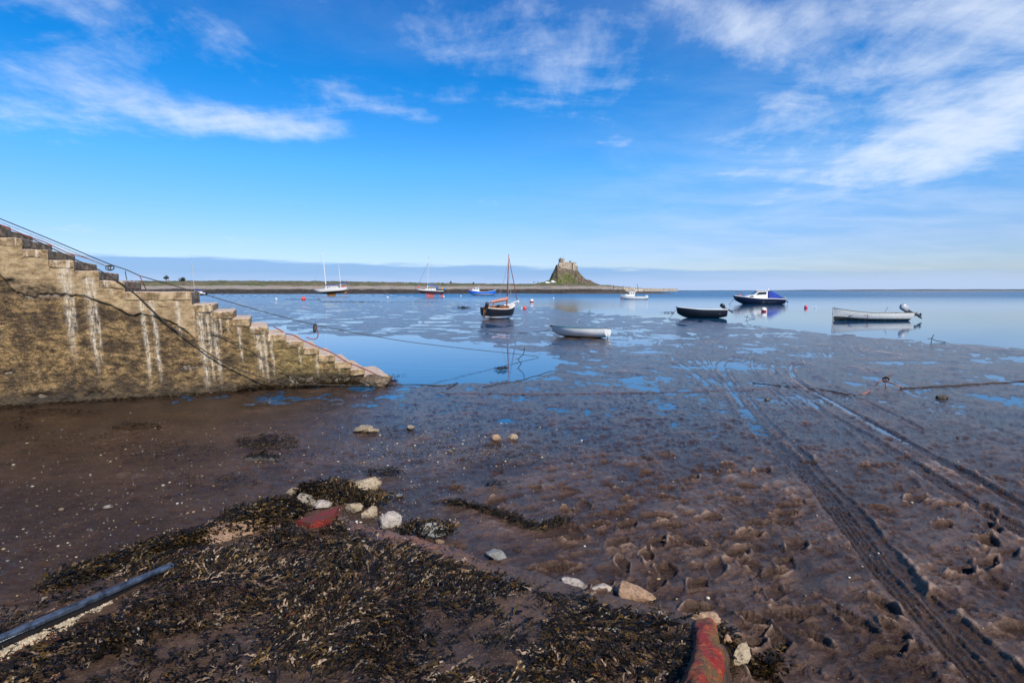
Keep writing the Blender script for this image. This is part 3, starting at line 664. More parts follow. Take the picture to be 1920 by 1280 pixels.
def slab(u0, u1, z, th, seed, low):
    nx = max(6, int((u1-u0)/.02)); ny = 40; nz_ = 8
    bm = bmesh.new(); bmesh.ops.create_cube(bm, size=1)
    bmesh.ops.scale(bm, vec=(u1-u0, SW+.03, th), verts=bm.verts)
    bmesh.ops.bevel(bm, geom=bm.edges[:], offset=.022 if not low else .035, segments=3, affect='EDGES', profile=.5)
    bmesh.ops.subdivide_edges(bm, edges=[e for e in bm.edges if e.calc_length() > .1], cuts=9, use_grid_fill=True)
    bmesh.ops.subdivide_edges(bm, edges=[e for e in bm.edges if e.calc_length() > .12], cuts=4, use_grid_fill=True)
    for v in bm.verts:
        p = v.co+Vector((u0*3, seed, z*2)); a = .016 if low else .010
        v.co += mnoise.noise_vector(p*5)*a+mnoise.noise_vector(p*18)*a*.5
    me = bpy.data.meshes.new('step'); 
    for v in bm.verts: v.co += Vector(((u0+u1)/2, SW/2-(.012 if low else .028), z-th/2))
    bm.to_mesh(me); bm.free(); me.polygons.foreach_set('use_smooth', np.ones(len(me.polygons), dtype=bool)); me.materials.append(STEPM)
    return link('landing' if u1-u0 > 1.0 and 1 < z < 2.5 else 'step', me, st)
for i in range(len(zs)): slab(us[i]-.01, us[i+1]+(.02 if i > 10 else .0), zs[i]+random.uniform(-.006, .006), .17 if i > 9 else .15, i*1.7, i > 10)
# ------------------------------------------------------------------ rocks
def rockmat(name, c1, c2, c3=None):
    if name in _mc: return _mc[name]
    m, b, bs = newmat(name); co = obco(b); n = b.noise(co, 9, 8, .7); n2 = b.noise(co, 45, 5, .7)
    c = b.mix(b.ss(n, .35, .68), c1, c2); c = b.mix(b.ss(n2, .52, .68), c, c3 or tuple(k*.35 for k in c2))
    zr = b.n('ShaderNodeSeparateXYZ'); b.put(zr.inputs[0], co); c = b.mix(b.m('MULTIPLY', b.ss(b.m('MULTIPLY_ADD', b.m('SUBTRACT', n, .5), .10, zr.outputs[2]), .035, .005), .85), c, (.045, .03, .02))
    b.put(bs.inputs['Base Color'], c); b.put(bs.inputs['Roughness'], b.m('MULTIPLY_ADD', n, .4, .4))
    b.put(bs.inputs['Normal'], b.bump(n2, 1, .008, b.bump(n, 1, .02))); _mc[name] = m; return m
PALE = rockmat('pale_rock', (.42, .33, .22), (.24, .18, .11), (.05, .035, .025)); WHITE = rockmat('white_rock', (.46, .40, .35), (.30, .26, .22), (.13, .11, .09))
GREY = rockmat('grey_rock', (.28, .28, .26), (.14, .14, .13), (.10, .09, .08)); DARK = rockmat('dark_rock', (.05, .045, .035), (.02, .018, .014), (.45, .42, .36))
TAN = rockmat('tan_rock', (.42, .27, .17), (.24, .14, .08), (.10, .06, .035))
DARKB = rockmat('brown_boulder', (.20, .14, .085), (.07, .05, .03), (.015, .012, .008)); SPECK = rockmat('speckled_rock', (.34, .29, .22), (.12, .10, .075), (.03, .025, .02))
def rock(px, py, wpx, aspect, ht, mat, label, z=None, rz=0, seed=None, tilt=0, rnd=False, dpt=.7, sink=.25):
    zb = z if z is not None else 0.05
    q = P(px, py, zb)
    if z is None: zb = mudz(q.x, q.y); q = P(px, py, zb)
    W_ = wpx/F*q.length; seed = seed if seed is not None else px
    bm = bmesh.new(); bmesh.ops.create_icosphere(bm, subdivisions=5, radius=1)
    rn = random.Random(seed); pl = []
    for _ in range(11 if not rnd else 3):
        v = Vector((rn.gauss(0, 1), rn.gauss(0, 1), rn.gauss(0, .8))).normalized(); pl.append((v, rn.uniform(.55, .85)))
    for v in bm.verts:
        p = v.co.copy()
        p *= 1+.22*mnoise.noise(p*1.1+Vector((seed, 0, 0)))
        for n_, d_ in pl:
            e = p.dot(n_)-d_
            if e > 0: p -= n_*e*(.92 if not rnd else .6)
        p *= 1+.09*mnoise.noise(p*3.3+Vector((0, seed, 0)))+.05*mnoise.noise(p*9)+.02*mnoise.noise(p*23)
        v.co = p
    me = bpy.data.meshes.new('rock'); H_ = W_*ht
    xs_ = [v.co.x for v in bm.verts]; kx = 2/(max(xs_)-min(xs_)); zs_ = [v.co.z for v in bm.verts]; kz = 2/(max(zs_)-min(zs_))
    for v in bm.verts: v.co = Vector((v.co.x*kx*W_/2, v.co.y*W_*dpt*.6, v.co.z*kz*H_/2+H_*(.5-sink)))
    bmesh.ops.rotate(bm, verts=bm.verts, cent=(0, 0, 0), matrix=Matrix.Rotation(tilt, 3, 'Y'))
    bm.to_mesh(me); bm.free(); me.polygons.foreach_set('use_smooth', np.ones(len(me.polygons), dtype=bool)); me.materials.append(mat)
    o = link('rock', me); o.location = (q.x, q.y, zb); o.rotation_euler = (0, 0, rz)
    return tag(o, label, 'rock', 'rocks on the mud and along the slipway')

# ------------------------------------------------------------------ slipway
def slz(x, y): return .10+np.maximum(0, 5.3-y)*.055
APX = (630, 952)
SLIP = [APX, (720, 985), (840, 1020), (950, 1062), (1100, 1112), (1250, 1152), (1345, 1180), (1370, 1300), (1500, 1750), (-1400, 1750), (-900, 1420), (-120, 1215), (120, 1120), (330, 1035), (500, 985)]
SLW = [(lambda q: (q.x, q.y))(P(px, py, float(slz(0, 4.3)))) for px, py in SLIP]
srows = list(np.linspace(.3, 2.2, 60))+list(np.linspace(2.21, 6.2, 330)); snc = 900
sx, sy = fan(-75, 52, snc, srows)
sdw = poly_sd(sx, sy, SLW)+fbm(sx*3, sy*3, 4, 7)*.07
plz = slz(sx, sy)
hs = plz+.022*fbm(sx*2.2, sy*2.2, 4, 17)+.008*fbm(sx*14, sy*14, 3, 18)
hs = hs*sst(sdw, -.10, .05)-.06*(1-sst(sdw, -.10, .05))
# hollow worn edge
fm = gridfaces(len(srows), snc); keep = (sdw.ravel()[fm] > -.16).all(1); fm = fm[keep]
m, b, bs = newmat('slipway_concrete'); co = geo(b)
s1 = b.noise(co, 2.2, 8, .65); s2 = b.noise(co, 30, 7, .7); s3 = b.noise(co, 110, 3, .6)
c = b.mix(b.ss(s1, .36, .64), (.105, .062, .040), (.045, .027, .018)); c = b.mix(b.ss(s2, .5, .72), c, (.13, .085, .06))
redm = b.attr('red').outputs['Fac']; c = b.mix(b.m('MULTIPLY', redm, b.ss(s2, .40, .58)), c, (.26, .115, .06))
c = b.mix(b.m('MULTIPLY', b.ss(s3, .62, .7), .6), c, (.42, .33, .24))
b.put(bs.inputs['Base Color'], c); bs.inputs['Specular IOR Level'].default_value = .3; b.put(bs.inputs['Roughness'], b.m('MULTIPLY_ADD', s2, .5, .12))
b.put(bs.inputs['Normal'], b.bump(s3, 1, .004, b.bump(s2, 1, .014)))
spx, spy = toref(sx, sy, plz)
red = np.maximum(np.exp(-((spx-760)/130)**2-((spy-1005-(spx-760)*.33)/30)**2), .7*np.exp(-((spx-440)/70)**2-((spy-988)/14)**2))
red = np.maximum(red, .8*np.exp(-((spx-300)/90)**2-((spy-1040)/12)**2))
tag(npmesh('slipway', np.stack([sx, sy, hs], -1).reshape(-1, 3), fm, m, attrs={'red': ('FLOAT', red)}), kind='structure')
def gz(x, y, base=.0):                      # top of whatever is there: slipway or mud
    xa, ya = np.array([x]), np.array([y]); s = float(poly_sd(xa, ya, SLW)[0])
    return float(slz(x, y)) if s > 0 else mudz(x, y)

# ------------------------------------------------------------------ seaweed
m, b, bs = newmat('bladderwrack'); colr = b.attr('tint').outputs['Color']; co = geo(b)
b.put(bs.inputs['Base Color'], b.mix(b.ss(b.noise(co, 60, 3), .4, .7), colr, b.mix(.5, colr, (.01, .008, .005))))
bs.inputs['Roughness'].default_value = .36; bs.inputs['IOR'].default_value = 1.4; bs.inputs['Specular IOR Level'].default_value = .32; WEED = m
def frond(rn):                              # forked strap template
    vs = []; fs = []
    def strap(x0, y0, a, L, w0, w1, k, z0, dz, curl):
        o = len(vs)
        for i in range(k+1):
            t = i/k; aa = a+curl*t; x = x0+math.cos(aa)*L*t; y = y0+math.sin(aa)*L*t; z = z0+dz*t+.10*math.sin(t*PI)*L*2
            w_ = (w0+(w1-w0)*t)*(1-.75*(t > .99)); vs.append((x-math.sin(aa)*w_, y+math.cos(aa)*w_, z+w_*.5)); vs.append((x+math.sin(aa)*w_, y-math.cos(aa)*w_, z-w_*.3))
        for i in range(k): fs.append((o+2*i, o+2*i+1, o+2*i+3, o+2*i+2))
        return x, y, z
    x, y, z = strap(0, 0, 0, .45, .025, .055, 2, 0, .05, rn.uniform(-.5, .5))
    for s in (-1, 1):
        a = s*rn.uniform(.25, .6); L = rn.uniform(.25, .4); x2, y2, z2 = strap(x, y, a, L, .045, .07, 2, z, rn.uniform(-.1, .15), rn.uniform(-.6, .6))
        if rn.random() < .7:
            for s2 in (-1, 1): strap(x2, y2, a+s2*.45, rn.uniform(.15, .3), .045, .075, 2, z2, rn.uniform(-.12, .12), rn.uniform(-.6, .6))
    return np.array(vs), np.array(fs)
rnf = random.Random(5); TPL = [frond(rnf) for _ in range(10)]
PALW = np.array([(.010, .007, .004), (.020, .013, .006), (.038, .025, .009), (.080, .048, .012), (.14, .082, .024), (.21, .135, .07), (.32, .23, .16), (.07, .026, .012)])*.8
def weed(name, pts, size, probs, rsd, label=None, flow=None, lift=1.0, parent=None, mat=None):
    """pts (n,3)"""
    rs = np.random.RandomState(rsd); VV = []; FF = []; CC_ = []; o = 0
    n = len(pts); ti = rs.randint(0, len(TPL), n); sz = size*(.6+.8*rs.rand(n))
    fa = (fbm(pts[:, 0]*1.3, pts[:, 1]*1.3, 2, 3)*5 if flow is None else flow)+rs.randn(n)*.45
    zz = rs.rand(n)**1.5*.035*lift; til = rs.randn(n)*.20+.04; rol = rs.randn(n)*.4
    ci = rs.choice(len(PALW), n, p=probs); pm = fbm(pts[:, 0]*1.1, pts[:, 1]*1.1, 2, 77)
    for i in range(n):
        tv, tf = TPL[ti[i]]; v = tv*sz[i]; y_ = v[:, 1]*math.cos(rol[i])-v[:, 2]*math.sin(rol[i]); z_ = v[:, 1]*math.sin(rol[i])+v[:, 2]*math.cos(rol[i])
        ct, s_t = math.cos(til[i]), math.sin(til[i]); x2 = v[:, 0]*ct-z_*s_t; z2 = v[:, 0]*s_t+z_*ct
        ca, sa = math.cos(fa[i]), math.sin(fa[i])
        VV.append(np.stack([x2*ca-y_*sa+pts[i, 0], x2*sa+y_*ca+pts[i, 1], np.maximum(z2, -.004)+pts[i, 2]+zz[i]+.004], -1))
        FF.append(tf+o); o += len(v)
        c_ = PALW[ci[i]]*(.7+.6*rs.rand())*(1+.8*pm[i]); CC_.append(np.tile(np.append(np.clip(c_, .003, 1), 1), (len(v), 1)))
    ob = npmesh(name, np.concatenate(VV), np.concatenate(FF), mat or WEED, parent, attrs={'tint': ('FLOAT_COLOR', np.concatenate(CC_))})
    return tag(ob, label, None if parent else 'seaweed', kind='stuff')
# main carpet on the slipway
rs = np.random.RandomState(21); cand = []
N = 95000
tx = rs.uniform(-8, 2.2, N); ty = rs.uniform(1.5, 5.4, N); tz = slz(tx, ty)
px_, py_ = toref(tx, ty, tz); s_ = poly_sd(tx, ty, SLW)
def ell(cx_, cy_, rx, ry, rot=0):
    c_, s2 = math.cos(R(rot)), math.sin(R(rot)); dx, dy = px_-cx_, py_-cy_
    return ((dx*c_+dy*s2)/rx)**2+((dy*c_-dx*s2)/ry)**2
dens = np.full(N, 1.0)*np.where(px_ > 800, .8, 1)*(.25+1.3*sst(fbm(tx*1.4, ty*1.4, 4, 88), -.3, .15))
bare = np.zeros(N)
for e in [(790, 1005, 190, 36, 17), (690, 985, 70, 24, 20), (440, 990, 80, 13, -6), (1150, 1115, 120, 22, 18), (360, 1200, 110, 20, -8), (900, 1240, 110, 30, 10), (220, 1060, 160, 15, -20), (120, 1165, 230, 28, -25), (1000, 1140, 60, 25, 10), (960, 1075, 110, 26, 15), (180, 1262, 120, 18, -10)]:
    bare = np.maximum(bare, np.exp(-ell(*e)**2))
redge = (px_ > 610) & (s_ < .10+.12*sst(fbm(tx*2.5, ty*2.5, 3, 31), -.2, .3)); bare = np.maximum(bare, redge)
bare = np.maximum(bare, np.exp(-ell(600, 972, 50, 22, -20)**4))
dens *= 1-.97*bare; dens = np.where(s_ < .02, 0, dens)
dens = np.where((px_ > 1290) & (py_ > 1165), 0, dens)
dens = np.where((px_ < -350), dens*.3, dens)
k = rs.rand(N) < dens; pts = np.stack([tx[k], ty[k], tz[k]], -1)
weed('seaweed', pts, .066, [.36, .22, .14, .08, .06, .06, .06, .02], 1, 'matted brown and black bladderwrack covering the slipway in the foreground')
def patch(cx_, cy_, rx, ry, n, rsd, size=.08, z=None, rot=0, lift=1.0):
    rs = np.random.RandomState(rsd); out = []
    for _ in range(n):
        a = rs.rand()*2*PI; r_ = rs.rand()**.6; dx, dy = math.cos(a)*r_*rx, math.sin(a)*r_*ry; c_, s2 = math.cos(R(rot)), math.sin(R(rot))
        X_, Y_ = cx_+dx*c_-dy*s2, cy_+dx*s2+dy*c_; q = P(X_, Y_, z if z is not None else .06)
        zz = z if z is not None else mudz(q.x, q.y); out.append((q.x, q.y, zz+(1-r_)*.03*lift))
    return np.array(out)
DKP = [.42, .26, .16, .08, .05, .02, .0, .01]
ed = np.concatenate([patch(300, 1035, 210, 22, 2600, 2, z=.10, rot=-17, lift=2), patch(150, 1080, 110, 12, 700, 3, z=.08, rot=-22), patch(470, 975, 90, 25, 1500, 4, z=.12, rot=-15, lift=2.5),
    patch(612, 928, 62, 20, 2000, 5, z=.08, lift=3.2, rot=3), patch(520, 955, 55, 12, 800, 6, z=.09, lift=2.5), patch(800, 1000, 55, 12, 350, 8, z=.09), patch(700, 940, 30, 12, 300, 9, z=.08), patch(1430, 1255, 60, 28, 700, 10, z=.06), patch(1330, 1230, 45, 60, 300, 13, z=.12)])
weed('seaweed', ed, .08, [.34, .24, .20, .10, .07, .03, .01, .01], 2, 'dark wet seaweed heaped along the left edge and tip of the slipway')
mo = [patch(255, 802, 55, 6, 260, 20, .05), patch(500, 830, 60, 16, 800, 21, .05), patch(720, 886, 40, 8, 260, 22, .05), patch(20, 792, 60, 12, 300, 23, .05), patch(110, 772, 80, 6, 350, 24, .05), patch(740, 808, 60, 10, 160, 25, .05),
      patch(300, 848, 120, 20, 160, 26), patch(935, 855, 100, 22, 260, 27), patch(930, 910, 20, 5, 80, 28), patch(490, 856, 34, 5, 220, 29), patch(745, 700, 22, 4, 200, 31), patch(180, 835, 170, 24, 260, 33), patch(390, 905, 90, 14, 90, 34), patch(620, 860, 180, 22, 160, 35), patch(1400, 1000, 400, 150, 60, 36)]
tr_ = cr([P(830, 948, .03), P(880, 953, .03), P(930, 968, .03), P(965, 988, .03), P(1010, 1000, .03), P(1060, 985, .03)], 40)
rs = np.random.RandomState(6); mo.append(np.array([(p.x+rs.randn()*.05, p.y+rs.randn()*.03, mudz(p.x, p.y)) for p in tr_ for _ in range(6)]))
weed('seaweed', np.concatenate(mo), .05, DKP, 3, 'scattered black seaweed clumps lying on the brown mud')
# weed skirt under the lowest steps
rs = np.random.RandomState(9); u_ = rs.uniform(us[13], us[-1]+.15, 2600); sk_ = []
for u0 in u_:
    zz = abs(rs.randn())*.07*min(1, (us[-1]+.3-u0)); q = wpt(u0, 0, .04+rs.rand()*.12); sk_.append((q.x, q.y, mudz(q.x, q.y)+zz))
for u0 in rs.uniform(-1, us[13], 1500): q = wpt(u0, 0, .05+rs.rand()**2*.35); sk_.append((q.x, q.y, mudz(q.x, q.y)))
weed('seaweed', np.array(sk_), .06, DKP, 4, 'black seaweed fringe along the foot of the harbour steps')

# pebbles and shells
def pebbles(name, pts, sizes, cols_, label):
    bm = bmesh.new(); bmesh.ops.create_icosphere(bm, subdivisions=1, radius=1); tv = np.array([v.co[:] for v in bm.verts]); bm.verts.index_update(); tf = np.array([[v.index for v in f.verts] for f in bm.faces]); bm.free()
    rs = np.random.RandomState(4); n = len(pts); k = len(tv)
    sc = sizes[:, None]*np.stack([1+.5*rs.rand(n), .7+.5*rs.rand(n), .35+.3*rs.rand(n)], -1); a = rs.rand(n)*6.28
    v = tv[None]*sc[:, None, :]*(1+.25*(rs.rand(n, k, 1)-.5)); x = v[..., 0]*np.cos(a)[:, None]-v[..., 1]*np.sin(a)[:, None]; y = v[..., 0]*np.sin(a)[:, None]+v[..., 1]*np.cos(a)[:, None]
    V_ = np.stack([x+pts[:, 0:1], y+pts[:, 1:2], v[..., 2]+pts[:, 2:3]], -1).reshape(-1, 3); F_ = (tf[None]+np.arange(n)[:, None, None]*k).reshape(-1, 3)
    c_ = np.repeat(np.concatenate([cols_, np.ones((n, 1))], 1), k, 0)
    m, b, bs = newmat('pebble'); b.put(bs.inputs['Base Color'], b.attr('tint').outputs['Color']); bs.inputs['Roughness'].default_value = .45
    return tag(npmesh(name, V_, F_, m, attrs={'tint': ('FLOAT_COLOR', c_)}), label, 'pebbles', kind='stuff')
rs = np.random.RandomState(14); pp = []
def scat(n, cx_, cy_, sx_, sy_):
    for _ in range(n):
        X_, Y_ = cx_+rs.randn()*sx_, cy_+rs.randn()*sy_
        if Y_ < 770 or Y_ > 1300: continue
        q = P(X_, Y_, .06); pp.append((q.x, q.y, gz(q.x, q.y)+.002))
scat(1700, 250, 900, 300, 80); scat(900, 830, 830, 120, 30); scat(300, 740, 900, 60, 40); scat(260, 1100, 900, 300, 60); scat(300, 1500, 1000, 300, 150); scat(350, 700, 985, 80, 25); scat(250, 100, 1060, 120, 40)
pp = np.array(pp); n = len(pp)
pc = np.array([(.45, .40, .30), (.60, .56, .48), (.10, .07, .05), (.05, .04, .03), (.30, .22, .12), (.20, .22, .24)])[rs.choice(6, n, p=[.08, .045, .32, .38, .13, .045])]*(.8+.4*rs.rand(n, 1))
pebbles('pebbles', pp, .002+.012*rs.rand(n)**5+.0012*pp[:, 1]**.5, pc, 'small pebbles and broken shells strewn over the mud')

# ------------------------------------------------------------------ the rocks one by one
def SZ(px, py): return float(slz(0, 1.98/math.tan(math.atan((py-640)/F)+PITCH)))
rock(692, 920, 52, 1, .62, PALE, 'largest pale square rock at the tip of the slipway, weed on its left side', rz=.5, seed=3, dpt=.6, sink=.15)
rock(552, 927, 30, 1, .6, PALE, 'small pale rock at the left end of the weed heap', seed=11)
rock(577, 944, 50, 1, .45, SPECK, 'long speckled dark and cream rock lying below the weed heap', rz=-.3, seed=12, dpt=.5, tilt=.2)
rock(605, 950, 38, 1, .42, WHITE, 'flat white rock touching the red rusty plate', rz=.2, seed=13)
rock(631, 944, 14, 1, .8, PALE, 'tiny pale stone between the white rock and the weed heap', seed=14)
rock(533, 972, 36, 1, .5, SPECK, 'speckled pale rock half under black weed left of the rusty plate', rz=-.6, seed=15)
rock(665, 958, 34, 1, .62, PALE, 'pitted cream rock at the upper edge of the reddish concrete', seed=16)
rock(695, 967, 36, 1, .68, PALE, 'pitted pinkish pale rock next to the smooth grey white boulder', seed=27, rz=.7)
rock(732, 985, 44, 1, .8, WHITE, 'smooth grey white boulder on the upper edge of the slipway', seed=18, rnd=True)
rock(808, 1002, 66, 1, .48, GREY, 'blue grey rock with dark weedy sides right of the smooth boulder', seed=29, rz=-.4)
rock(826, 1018, 20, 1, .5, TAN, 'small tan stone at the foot of the blue grey rock', seed=20)
rock(930, 1046, 44, 1, .55, GREY, 'lone grey layered rock half way along the slipway edge', seed=21, rz=-.5, tilt=.2)
rock(1076, 1097, 52, 1, .36, WHITE, 'thin flat white stone, first of three at the slipway edge', seed=22, rz=-.45, tilt=.15)
rock(1128, 1110, 44, 1, .5, WHITE, 'squarish white stone, middle of three at the slipway edge', seed=23, rz=-.2)
rock(1188, 1122, 74, 1, .42, TAN, 'long tan speckled stone, third of three at the slipway edge', seed=24, rz=-.5, tilt=.2, dpt=.5)
rock(1238, 1147, 24, 1, .45, WHITE, 'tiny white stone between the long tan stone and the rusty pile', seed=25)
rock(1322, 1172, 60, 1, .62, TAN, 'orange brown boulder at the head of the rusty red pile', z=.16, seed=26, rz=-.5)
rock(1392, 1245, 52, 1, .95, PALE, 'jagged white rock standing right of the rusty pile', z=.1, seed=37, rz=.7, dpt=.5)
rock(1364, 1212, 22, 1, 1.6, TAN, 'thin upright brown stone beside the rusty pile', z=.12, seed=28, rz=.3)
rock(680, 808, 38, 1, .42, PALE, 'flat pale slab on the mud in front of the steps', seed=30, tilt=-.15)
rock(700, 810, 22, 1, .45, PALE, 'small pale stone leaning against the flat slab on the mud', seed=31, rz=.4)
rock(770, 804, 15, 1, .7, SPECK, 'small dark rock between the flat slab and the two round stones', seed=32)
rock(929, 825, 20, 1, .8, TAN, 'left round stone of two alone on the shiny mud', seed=33, rnd=True)
rock(962, 823, 20, 1, .7, PALE, 'right pale stone of two alone on the shiny mud', seed=34, rnd=True)
rock(1055, 948, 9, 1, .7, WHITE, 'tiny white stone alone on the rippled mud', seed=35)
rock(1766, 746, 18, 1, .45, DARK, 'dark lump on the mud right of the orange anchor', seed=36)
rock(1440, 750, 12, 1, .4, DARK, 'small dark lump between the wheel ruts', seed=46)
rock(747, 931, 16, 1, .45, GREY, 'small blue grey stone right of the big square rock', seed=41)
rock(202, 952, 16, 1, .4, WHITE, 'small dark and white stone on the brown mud at left', seed=42)
rock(115, 957, 9, 1, .6, PALE, 'tiny cream pebble near the small stone on the left mud', seed=43)
rock(703, 722, 56, 1, .5, DARKB, 'big rough boulder at the bottom of the harbour steps', seed=44, rnd=True, z=.0)
rock(727, 712, 20, 1, .6, DARKB, 'small brown boulder past the last harbour step', seed=45, z=.0)
rock(655, 712, 46, 1, .5, SPECK, 'rough block wedged under the lowest harbour step', seed=47, z=.0)
rock(440, 1003, 140, 1, .2, TAN, 'broad sandy brown hump of broken concrete left of the slipway tip', seed=48, rnd=True, z=.07, rz=.1, sink=.1)
rock(488, 863, 62, 1, .16, DARK, 'flat black slate lying on the mud under the weed clump', seed=49, z=.035, rz=.1, dpt=.5)

# rusty plate, rusty pile, barnacled iron rail
m, b, bs = newmat('rust'); co = obco(b); r1 = b.noise(co, 7, 8, .7); r2 = b.noise(co, 28, 6, .7)
c = b.mix(b.ss(b.noise(b.mapv(co, (1, .6, 1)), 7.5, 8, .78), .42, .58), (.36, .018, .006), (.17, .105, .03)); c = b.mix(b.ss(r2, .50, .62), c, (.55, .12, .02)); c = b.mix(b.ss(r1, .58, .66), c, (.03, .018, .01)); c = b.mix(b.m('MULTIPLY', b.ss(r2, .42, .28), .8), c, (.03, .012, .006))
b.put(bs.inputs['Base Color'], c); b.put(bs.inputs['Roughness'], b.m('MULTIPLY_ADD', r2, .5, .25)); b.put(bs.inputs['Normal'], b.bump(r2, 1, .016, b.bump(r1, 1, .03))); RUST = m
o = MB(); pl = [P(556, 976, .17), P(600, 958, .19), (P(636, 948, .21)), P(628, 962, .2), P(606, 974, .2), P(582, 980, .19)]
o.add([p+Vector((0, 0, .0)) for p in pl]+[p-Vector((0, 0, .10)) for p in pl], [tuple(range(6)), tuple(range(6, 12))[::-1]]+[(i, i+6, (i+1) % 6+6, (i+1) % 6) for i in range(6)])
tag(o.build('iron_plate', M('dark_red_rust', (.20, .014, .007), .6, var=.5, scale=14, bump=.02, bscale=45, col2=(.07, .04, .022))), 'dark red rusty iron plate wedged under the rocks at the slipway tip', 'iron plate')
p0, p1 = P(1322, 1176, .17), P(1296, 1480, .36); pth = cr([p0, p0.lerp(p1, .3)+Vector((.015, 0, .01)), p0.lerp(p1, .6), p1], 14); bm_ = MB()
nn = 40; ring = []
for i, p in enumerate(pth):
    t = i/(len(pth)-1); row = []
    r0 = (.078+.035*t)*(1 if i > 2 else .72+.11*i)
    for k in range(nn+1):
        q = 2*PI*(k % nn)/nn; rr_ = r0*(1+.22*mnoise.noise(Vector((math.cos(q)*1.2, math.sin(q)*1.2, t*4)))+.12*mnoise.noise(Vector((math.cos(q)*3, math.sin(q)*3, t*16))))
        row.append(tuple(p+Vector((math.cos(q)*rr_, 0, math.sin(q)*rr_))))
    ring.append(row)
bm_.grid(ring); c0 = pth[0]; bm_.add([tuple(c0+Vector((0, .02, .0)))]+ring[0][:-1], [(0, i+1, (i+1) % nn+1) for i in range(nn)])
tag(bm_.build('rusty_pile', RUST, smooth=True), 'thick rusty red and olive iron pile lying at the bottom of the slipway', 'pile')
A0, A1 = P(-130, 1250, .33), P(322, 1058, .232); rt = thing('iron_rail', 'long steel blue rail crusted with barnacles along the left of the slipway', 'rail', A0, (0, 0, math.atan2((A1-A0).y, (A1-A0).x)))
RL = (A1-A0).length; dz = A1.z-A0.z
STEEL = M('wet_steel', (.20, .24, .30), .28, metal=.7, var=.45, scale=14, bump=.004, bscale=60, col2=(.03, .035, .05))
rt.rotation_euler = (0, -math.atan2(dz, (A1-A0).to_2d().length), rt.rotation_euler[2])
tp = MB(); g = []
for i in range(90):
    x = RL*i/89; row = []
    for (yy_, zz_) in [(.018, -.014), (.020, .0), (.017, .009), (.008, .014), (-.008, .014), (-.017, .009), (-.02, .0), (-.018, -.014)]:
        nz_ = mnoise.noise(Vector((x*9, yy_*30, 3)))*.004; row.append((x, yy_+nz_, zz_+nz_))
    g.append(row)
tp.grid(g); tp.box((RL/2, 0, -.017), (RL, .034, .004)); tp.build('rail_head', STEEL, rt, smooth=True)
MB().box((RL/2, 0, -.045), (RL, .012, .055)).build('web', M('black_iron', (.012, .011, .012), .5), rt)
o = MB(); g = []
for i in range(120):
    x = RL*i/119; g.append([(x, -.010-.13*j/8, -.060-.03*j/8+.010*mnoise.noise(Vector((x*14, j, 1)))) for j in range(9)])
o.grid(g); o.build('foot', M('rusty_foot', (.22, .075, .03), .6, var=.5, scale=9, bump=.01, bscale=40, col2=(.05, .02, .01)), rt, smooth=True)
rn = random.Random(8); o = MB()
for _ in range(2600):
    x = rn.random()**1.0*RL; y_ = -.014-abs(rn.gauss(0, .03)); r_ = rn.uniform(.002, .0065)*(1.8 if rn.random() < .06 else 1)
    if y_ < -.12: continue
    zc_ = -.060-.03*(-y_-.01)/.13
    k = 6; o.add([(x+math.cos(2*PI*i/k)*r_*1.2, y_+math.sin(2*PI*i/k)*r_, zc_-.003) for i in range(k)]+[(x+math.cos(2*PI*i/k)*r_*.5, y_+math.sin(2*PI*i/k)*r_*.45, zc_+r_*1.1) for i in range(k)], [(i, (i+1) % k, (i+1) % k+k, i+k) for i in range(k)]+[tuple(range(k, 2*k))])
tag(o.build('barnacles', M('barnacle', (.50, .42, .30), .8, var=.35, scale=30), rt), kind='stuff')

# ------------------------------------------------------------------ ropes and chains
HEMP = M('dark_rope', (.05, .04, .03), .8, var=.4, scale=40, bump=.003, bscale=200); WIRE = M('pale_rope', (.30, .26, .20), .7, var=.4, scale=30, bump=.002, bscale=200)
REDR = M('red_rope', (.30, .06, .04), .75, var=.35, scale=40, bump=.003, bscale=200); ORNG = M('orange_rope', (.62, .15, .06), .7, var=.3, scale=30, bump=.002, bscale=200)
CHN = M('rusty_chain', (.07, .045, .03), .7, var=.4, scale=30, bump=.003, bscale=90)
def rope(pts, r, mat, label, cat='rope', k=8, name='rope', group=None, fray=.0):
    ps = cr(pts, k)
    if fray: ps = [p+Vector((mnoise.noise(p*4), mnoise.noise(p*4+Vector((9, 0, 0))), abs(mnoise.noise(p*6))*.4))*fray for p in ps]
    return tag(MB().tube(ps, r, 6).build(name, mat, smooth=True), label, cat, group)
def W(px, py, off=.06): u, z = onwall(px, py, off); return wpt(u, z, off)
rope([W(-60, 386, .03), W(0, 410, .03), W(100, 451, .03), W(200, 493, .04), W(235, 505, .05), W(262, 517, .06)], .010, HEMP, 'upper dark rope running down the flank of the harbour steps')
rope([W(-60, 392, .02), W(0, 416, .02), W(100, 456, .02), W(185, 493, .03), W(210, 500, .04)], .007, WIRE, 'thin pale rope just under the upper dark rope on the steps')
rope([W(-50, 400, -.25), W(0, 421, -.25), W(45, 440, -.25), W(84, 454, -.25), W(125, 473, -.25), W(162, 484, -.2), W(200, 499, -.1)], .011, REDR, 'red rope lying on the upper harbour steps')
rope([W(0, 428), W(60, 448), W(140, 486), W(187, 507), W(250, 548), W(312, 605), W(400, 668, .10), W(470, 700, .16), W(540, 718, .25), P(640, 722, .04), P(700, 722, .03), P(740, 719, .03)], .012, HEMP, 'long dark rope sagging across the face of the steps to the mud')
rope([W(392, 620), W(430, 636), W(480, 662), W(520, 690), W(560, 706, .1), W(600, 716, .2)], .008, HEMP, 'thin dark rope looping down the wall right of the landing', group=None)
coil = [W(205+math.cos(a*.9)*(9-a*.3)+a*.3, 502+math.sin(a*.9)*(5-a*.1), .07+.01*a) for a in range(20)]
